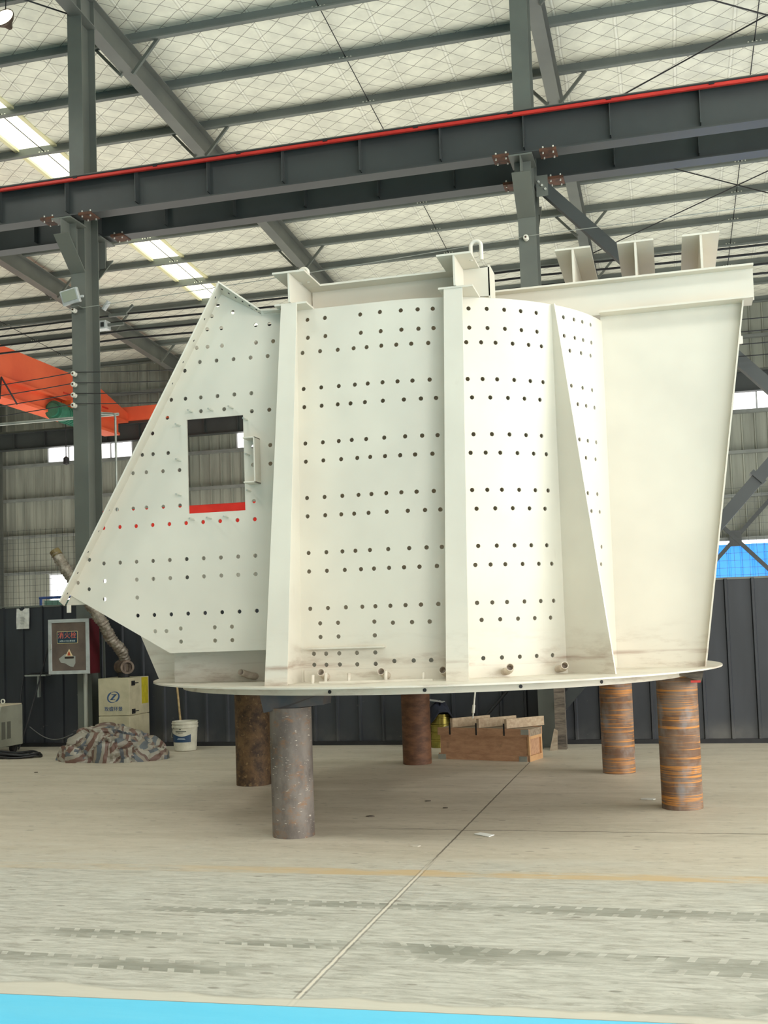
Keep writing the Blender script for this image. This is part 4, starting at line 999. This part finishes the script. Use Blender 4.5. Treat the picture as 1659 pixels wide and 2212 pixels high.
# tarp heap
tc = Vector((-6.60, 12.25, 0))
rg = random.Random(11)
SEED = [Vector((rg.uniform(-.7,.7), rg.uniform(-.55,.55), rg.uniform(0,.42))) for _ in range(95)]
ROTS = [(rg.uniform(0, 3.14), rg.uniform(0, 9), rg.uniform(-.035,.045)) for _ in SEED]
def near2(v):
    d = sorted(((v-q).length, k) for k, q in enumerate(SEED)); return d[0][1], d[1][0]-d[0][0]
def hsh(v): return noise.noise(v)
b = MB(); NU, NV = 120, 34; rows = []
for j in range(NV+1):
    row = []; ph = j/NV*math.pi/2
    for i in range(NU):
        an = 2*math.pi*i/NU; ca, sa = math.cos(an), math.sin(an)
        k = math.cos(ph)**.72; x, y = .66*ca*k, .46*sa*k; z = .40*math.sin(ph)*(1 - .25*max(0, x/.66) - .32*max(0, -x/.66-.25))
        v = Vector((x, y, z)); c_, e_ = near2(v)
        d = Vector((ca, sa, .8*math.sin(ph)+.1)).normalized()
        v += d*(hsh(v*2.6+Vector((3,1,2)))*.10 + ROTS[c_][2] - .055*math.exp(-e_/.022) + .03*abs(hsh(v*11)))
        v.z = max(v.z, .004)
        if j == 0: v.z = 0.
        row.append(b.bm.verts.new(v + tc))
    rows.append(row)
uvl = b.bm.loops.layers.uv.new('uv')
for j in range(NV):
    for i in range(NU):
        f = b.bm.faces.new((rows[j][i], rows[j][(i+1) % NU], rows[j+1][(i+1) % NU], rows[j+1][i]))
        m = sum((l.vert.co for l in f.loops), Vector((0,0,0)))/4 - tc; c_ = near2(m)[0]; a_ = ROTS[c_]
        for l in f.loops:
            q = l.vert.co - tc; l[uvl].uv = ((q.x+.6*q.y)*math.cos(a_[0]) + (q.z-.3*q.y)*math.sin(a_[0]) + a_[1], 0)
b.bm.faces.new(rows[NV])
tag(b.build('tarpaulin_heap', M_TARP, smooth=22), 'crumpled heap of striped red white and blue tarpaulin on the floor', 'tarpaulin')
# bucket with bamboo pole
bc = Vector((-6.06, 13.08, 0))
BK = thing('paint_bucket', 'white plastic paint bucket with dark blue label against the partition', 'bucket', bc)
M_PLAST = paint('white_plastic', (206,202,184), (188,184,166), 12, .4)
b = MB(); b.lathe([(0, .004), (.135, .004), (.14, .01), (.158, .29), (.166, .292), (.166, .315), (.160, .318), (.160, .335), (.167, .337), (.167, .352), (.162, .354), (.162, .372), (.155, .372), (.138, .02), (0, .02)], bc, 40); b.build('pail', M_PLAST, BK, smooth=35)
b = MB(); n = 20; lo_, hi_ = [], []
for k in range(n+1):
    an = RAD(212+ (322-212)*k/n); t_ = k/n
    zt_ = .205 + .018*math.cos(t_*5.2) ; zb1 = .115
    lo_.append(b.bm.verts.new(bc + Vector(((.1455+.0035)*math.cos(an), (.1455+.0035)*math.sin(an), zb1)))); hi_.append(b.bm.verts.new(bc + Vector(((.152+.003)*math.cos(an), (.152+.003)*math.sin(an), zt_))))
for k in range(n): b.bm.faces.new((lo_[k], lo_[k+1], hi_[k+1], hi_[k]))
lb = b.build('label', paint('label_navy', (36,66,98), (30,56,86), 10, .4), BK, smooth=60)
for z_, a0, a1, h_ in ((.245, 248, 300, .010), (.228, 262, 284, .005), (.27, 268, 276, .012), (.165, 258, 292, .005), (.15, 255, 295, .004)):
    b = MB(); n = 8; A, B = [], []; r_ = .1565 if z_ > .2 else .1535
    r_ = .14 + (.018*(z_-.01)/.28) + .0052
    for k in range(n+1):
        an = RAD(a0+(a1-a0)*k/n); A.append(b.bm.verts.new(bc+Vector((r_*math.cos(an), r_*math.sin(an), z_)))); B.append(b.bm.verts.new(bc+Vector((r_*math.cos(an), r_*math.sin(an), z_+h_))))
    for k in range(n): b.bm.faces.new((A[k], A[k+1], B[k+1], B[k]))
    b.build('print_band', paint('label_ink', (70,76,72), None) if z_ > .2 else paint('label_white_ink', (190,200,206), None), BK)
b = MB(); pth = []
for k in range(13):
    an = RAD(225 - 90*0 + 0); t_ = k/12
    A_ = Vector((.166*math.cos(RAD(235)), .166*math.sin(RAD(235)), .30)); B_ = Vector((.166*math.cos(RAD(55)), .166*math.sin(RAD(55)), .30))
    q = A_.lerp(B_, t_); q += Vector((-.11, -.02, -.14))*math.sin(math.pi*t_)**.8; pth.append(bc+Vector((-max(0,-q.x) if False else q.x, q.y, q.z)))
pth = [bc + Vector((.172*math.cos(RAD(a_)), .172*math.sin(RAD(a_)), .30 - .14*math.sin(math.pi*(a_-130)/110))) for a_ in range(130, 241, 10)]
b.tube(pth, .004, 6); b.build('bail_handle', M_GALV, BK)
p = onY(385, 1486, 13.45)
b = MB(); b.tube([bc + Vector((-.06,.06,.025)), Vector((p.x, 13.42, p.z)), Vector((p.x, 13.42, p.z)) + (Vector((p.x, 13.42, p.z))-(bc + Vector((-.06,.06,.025))))*.35], .014, 8); tag(b.build('bamboo_pole', paint('bamboo', (176,150,104), (146,120,80), 20, .5), smooth=60), 'bamboo pole standing in the paint bucket leaning on the partition', 'pole')
# welding machine at the left edge
WM = thing('welding_machine', 'grey welding machine with lifting eye cut off by the left picture edge', 'welding machine', (-8.75, 12.8, 0))
wx0, wx1, wy0, wy1 = -8.95, -8.36, 12.45, 13.05
b = MB(); b.prism([(wx0, wy0+.12, .62), (wx0, wy1, .62), (wx0, wy1, .1), (wx0, wy0, .1), (wx0, wy0, .34)], (wx1-wx0, 0, 0)); b.build('case', paint('warm_grey_enamel', (150,150,134), (132,132,118), 3, .5), WM, bevel=.008)
b = MB(); b.box(wx1, wx1+.004, wy0+.12, wy0+.2, .2, .42); b.box(wx1, wx1+.004, wy0+.24, wy0+.32, .2, .42); b.build('vent', paint('vent_grey', (96,96,86), None), WM)
b = MB(); b.box(wx0, wx1, wy0+.14, wy1-.02, .62, .635); b.build('lid', paint('pale_lid', (196,186,160), None, rough=.5), WM)
b = MB(); b.lathe([(.02, -.006), (.032, -.006), (.032, .006), (.02, .006), (.02, -.006)], (wx1-.16, wy0+.4, .67), 16, axis=Vector((0,1,0))); b.build('lifting_eye', M_CERAM, WM)
for x in (wx0+.08, wx1-.08):
    b = MB(); b.tube([(x-.025, wy0+.1, .06), (x+.025, wy0+.1, .06)], .06, 16); b.tube([(x-.025, wy1-.1, .06), (x+.025, wy1-.1, .06)], .06, 16); b.build('wheel', M_BLACK, WM)
# cable coil in front of it
cc_ = onZ(20, 1636)
b = MB()
for k in range(5):
    r_ = .34 + .03*k; path = [cc_ + Vector(((r_+.02*math.sin(3*a_+k))*math.cos(a_), (.12+.02*k)*math.sin(a_), .014 + .012*k % .04 + .01*math.sin(5*a_+k))) for a_ in [2*math.pi*i/40 for i in range(41)]]
    b.tube(path, .013, 6)
tag(b.build('cable_coil', M_CABLE, smooth=60), 'coiled black welding cable on the floor at the left edge', 'cable')
p0 = onY(64, 1570, 13.45); p1 = onY(158, 1585, 13.3)
b = MB(); b.tube([p0 + (p1-p0)*t_ + Vector((0,0,-.12*math.sin(math.pi*t_))) for t_ in [k/14 for k in range(15)]], .007, 6); tag(b.build('power_cord', paint('grey_cord', (110,110,108), None), smooth=60), 'thin grey cord sagging along the partition beside the welding machine', 'cable')
A_, B_, C_ = onY(60, 1456, 13.5), onY(45, 1500, 13.4), onY(42, 1570, 13.2)
b = MB(); b.tube([onY(110, 1452, 13.5), onY(70, 1455, 13.5), A_+Vector((-.06,0,-.02)), B_, C_, onZ(30, 1628)+Vector((0,0,.02))], .009, 6); tag(b.build('power_cord', M_CABLE, smooth=60), 'black cord hanging from the cabinet corner down to the welding machine', 'cable')
b = MB(); b.tube([onY(104, 1400, 13.5), onY(85, 1470, 13.45), onY(60, 1560, 13.3), onZ(40, 1622)+Vector((0,0,.02))], .012, 6); tag(b.build('power_cord', M_BLACK, smooth=60), 'thick black cord slanting down left of the hydrant cabinet', 'cable')
b = MB(); q = onY(90, 1458, 13.55); b.box(q.x-.2, q.x+.12, 13.45, 13.58, q.z-.012, q.z+.006); b.box(q.x-.04, q.x-.01, 13.5, 13.55, q.z-.30, q.z-.012); tag(b.build('shelf_bracket', M_GALV), 'pale metal shelf bracket on the partition beside the hydrant cabinet', 'bracket')

# ---------------------------------------------------------------- right of centre: crate and companions
k0, k1, k2 = onZ(948, 1639), onZ(1145, 1646), onZ(1180, 1638)
u = (k1-k0); L = u.length; u.normalize(); v = Vector((-u.y, u.x, 0)); D = .36
def crate_box(b, a0, a1, d0, d1, z0_, z1_):
    pts = [k0 + u*a + v*d + Vector((0,0,z0_)) for a, d in ((a0,d0),(a1,d0),(a1,d1),(a0,d1))]; b.prism(pts, (0,0,z1_-z0_))
CR = thing('wooden_crate', 'long worn plywood crate on the floor behind the middle pipe', 'crate', k0 + u*L/2 + v*D/2)
b = MB(); crate_box(b, .02, L-.02, .015, D-.015, .012, .265); b.build('crate_body', M_WOOD, CR)
for d0, d1 in ((0, .02), (D-.02, D)):
    b = MB(); crate_box(b, 0, L, d0, d1, .0, .065); b.build('skid', M_WOOD, CR)
for d0, d1 in ((-.008, .015), (D-.015, D+.008)):
    b = MB(); crate_box(b, 0, L, d0, d1, .265, .345); b.build('lid_rail', M_WOOD, CR)
b = MB(); crate_box(b, .0, L, .015, D-.015, .265, .338); b.build('lid', M_WOOD2, CR)
b = MB()
crate_box(b, L-.02, L, 0, .03, .065, .265); crate_box(b, L-.02, L, D-.03, D, .065, .265); crate_box(b, L-.02, L+.002, .03, D-.03, .235, .265); crate_box(b, L-.02, L+.002, 0, D, 0, .06); b.build('end_frame', paint('fresh_timber', (200,158,112), (182,140,98), 8, .7), CR)
for a_ in (.15, .47, .80):
    b = MB()
    pts = [k0 + u*(a_) + v*.01 + Vector((0,0,.346)), k0 + u*(a_+.03) + v*.01 + Vector((0,0,.346)), k0 + u*(a_+.27) + v*(D+.12) + Vector((0,0,.346)), k0 + u*(a_+.24) + v*(D+.12) + Vector((0,0,.346))]
    b.prism(pts, (0,0,.10)); b.build('batten', M_BATT, CR)
    b = MB(); crate_box(b, a_-.006, a_+.012, -.011, -.007, .27, .40); b.build('slot', M_BLACK, CR)
for a_, z_ in ((.0, .0), (L-.12, .0), (L-.09, .285)):
    b = MB(); crate_box(b, a_, a_+.09, -.011, -.0, z_, z_+.055); b.build('metal_corner', M_GALV, CR)
# white rod standing on the crate
p = onY(1021, 1552, 12.25); q = onY(1027, 1488, 12.35)
b = MB(); b.tube([p, p + (q-p)*.18], .008, 8); b.tube([p + (q-p)*.18, p + (q-p)*.45], .018, 8); b.tube([p + (q-p)*.45, p + (q-p)*2.2], .010, 8); tag(b.build('white_rod', M_CERAM, smooth=50), 'thin white rod leaning upright behind the crate', 'rod')
b = MB(); b.tube([onZ(985, 1612) + Vector((0,0,.01)), onY(1060, 1535, 13.52), onY(1098, 1490, 13.55)], .018, 8); tag(b.build('leaning_bar', M_BLACK, smooth=50), 'dark bar leaning on the partition behind the crate', 'bar')
# yellow tin drum with cloth
p = onZ(948, 1616); yd = Vector((p.x, p.y+.12, 0))
YD = thing('tin_drum', 'shiny yellow ribbed tin drum behind the middle pipe', 'drum', yd)
b = MB(); prof = [(0, 0), (.125, 0), (.132, .008)]
for k in range(4): z_ = .05 + .09*k; prof += [(.126, z_), (.126, z_+.03), (.133, z_+.036), (.133, z_+.048), (.126, z_+.054)]
prof += [(.126, .385), (.132, .39), (.132, .40), (0, .40)]
b.lathe(prof, yd, 36); b.build('drum_body', paint('yellow_tin', (160,148,74), (136,124,58), 3, .25, .75), YD, smooth=30)
b = MB(); n = 22; rows = []
for j in range(9):
    row = []
    for i in range(n):
        an = 2*math.pi*i/n; r_ = .02+.19*j/8; zz_ = .46 + .09*math.exp(-(r_/.1)**2) - (max(0, r_-.11))*(1.3+1.2*math.sin(2*an+.6)) + .04*hsh(Vector((math.cos(an)*2, math.sin(an)*2, r_*9)))
        row.append(b.bm.verts.new(yd + Vector((r_*math.cos(an), r_*math.sin(an), max(zz_, .404 if r_ < .135 else .3)))))
    rows.append(row)
for j in range(8):
    for i in range(n): b.bm.faces.new((rows[j][i], rows[j][(i+1) % n], rows[j+1][(i+1) % n], rows[j+1][i]))
b.bm.faces.new(rows[0][::-1])
cl = tag(b.build('work_jacket', paint('navy_cloth', (30,34,50), (22,25,38), 14, .85), smooth=40), 'dark navy jacket bundled on top of the yellow drum', 'jacket')
mo = cl.modifiers.new('thickness', 'SOLIDIFY'); mo.thickness = .012; mo.offset = 1
b = MB(); b.box(yd.x-.13, yd.x+.06, yd.y-.10, yd.y+.06, .555, .563, Matrix.Rotation(RAD(8), 3, 'Y')); b.build('grey_patch', paint('grey_cloth', (150,150,146), None, rough=.8), cl)
# rotten post, board and rubble beside the right column foot
p = onY(1212, 1604, 13.0); x_ = p.x
b = MB()
for k in range(12):
    pass
b.prism([(x_-.065, 13.02, 0), (x_+.06, 13.02, 0), (x_+.055, 13.02, 1.0), (x_+.065, 13.02, 1.45), (x_-.02, 13.02, 1.47), (x_-.06, 13.02, 1.2)], (0, .12, 0)); tag(b.build('timber_post', M_WOOD3), 'rotten grey timber post standing beside the right column foot', 'post')
p = onY(1196, 1603, 13.16)
b = MB(); b.prism([(p.x-.02, 12.9, 0), (p.x+.065, 12.9, 0), (p.x+.065, 12.98, .22), (p.x+.03, 12.98, .24)], (0, .05, 0)); tag(b.build('broken_board', M_WOOD2), 'small broken grey board leaning on the right column foot', 'board')
for i, (px, py, s_) in enumerate(((1183,1606,.05),(1206,1607,.05),(1222,1604,.06),(1242,1605,.07))):
    p = onZ(px, py) ; b = MB()
    bmesh.ops.create_icosphere(b.bm, subdivisions=2, radius=s_)
    for w_ in b.bm.verts: w_.co += w_.co.normalized()*noise.noise(w_.co*30+Vector((i,0,0)))*s_*.5; w_.co.z = max(w_.co.z*.6+s_*.28, 0); w_.co += Vector((p.x, p.y, 0))
    tag(b.build('rubble_lump', paint('rubble_grey', (140,132,118), (104,96,84), 20, .9)), 'grey rubble lump at the right column foot, %s from the left' % ORD[i], 'rubble', 'rubble at the right column foot')
# paper and scraps on the floor
p = onZ(1045, 1803)
b = MB(); pt = [onZ(1024, 1802, .003), onZ(1038, 1799, .003), onZ(1068, 1804, .003), onZ(1056, 1808, .003)]
b.prism(pt, (0,0,.004))
tag(b.build('paper_scrap', paint('bright_paper', (236,236,230), None, rough=.8)), 'white paper scrap on the floor right of the joint', 'paper')
for i, (px, py, s_, c_, lab) in enumerate(((896,1828,.035,(190,182,166),'pale flake on the floor left of the joint below the paper scrap'), (1402,1727,.05,(206,204,196),'pale dried paint splash beside the front right pipe'), (925,1731,.022,(88,78,66),'small dark chip on the floor under the middle of the housing'), (800,1764,.025,(84,74,64),'dark chip on the floor right of the nearest pipe'),
        (78,1669,.018,(70,62,52),'dark chip on the floor left of the tarpaulin heap'), (962,1746,.02,(86,76,62),'dark chip on the floor left of the joint under the housing'))):
    p = onZ(px, py); b = MB(); n = 7
    b.prism([(p.x + s_*(1+.5*random.random())*math.cos(2*math.pi*k/n), p.y + s_*.7*(1+.4*random.random())*math.sin(2*math.pi*k/n), .001) for k in range(n)], (0,0,.006)); tag(b.build('floor_chip', paint('chip_%d' % i, c_, None, rough=.8)), lab, 'debris')

# ---------------------------------------------------------------- light: daylight through doors, skylights and lamps
w = bpy.data.worlds.new('overcast_sky'); S.world = w; w.use_nodes = True
w.node_tree.nodes['Background'].inputs[0].default_value = (1., .985, .955, 1); w.node_tree.nodes['Background'].inputs[1].default_value = 3.1
def area(name, loc, target, sx, sy, power, col):
    l = bpy.data.lights.new(name, 'AREA'); l.shape = 'RECTANGLE'; l.size = sx; l.size_y = sy; l.energy = power; l.color = col
    o = bpy.data.objects.new(name, l); COL.objects.link(o); o.location = loc
    o.rotation_euler = (Vector(target)-Vector(loc)).to_track_quat('-Z', 'Y').to_euler(); return o
for x, y, pw in ((-9, 4.0, 250), (-3.5, 3.0, 130), (2.5, 3.0, 110), (8, 4.0, 110), (5.0, 10.5, 90), (-9.5, 10.5, 40)):
    area('high_bay_light', (x, y, 9.3), (x, y, 0), 1.6, 1.6, pw, (1, .965, .90))
# door daylight; last, an unseen lamp added to imitate floor bounce on the roof
area('daylight_front_door', (9.5, -6.5, 4.2), (-1.0, 8.0, 2.2), 4.5, 5.0, 360, (1, .98, .94))
area('daylight_right_door', (12.8, 7.0, 4.2), (0, 8.6, 1.5), 9.5, 7.0, 900, (1, .985, .955))
area('back_bay_fill_uplight', (-6.5, 21.8, .25), (-6.5, 21.8, 9), 34, 14.5, 2150, (1, .99, .93))

vs_ = S.view_settings; vs_.view_transform = 'Standard'; vs_.look = 'None'; vs_.gamma = 1.; vs_.exposure = .14; vs_.use_curve_mapping = False
S.cycles.use_denoising = True; S.cycles.max_bounces = 8; S.cycles.diffuse_bounces = 5; S.cycles.sample_clamp_indirect = 6
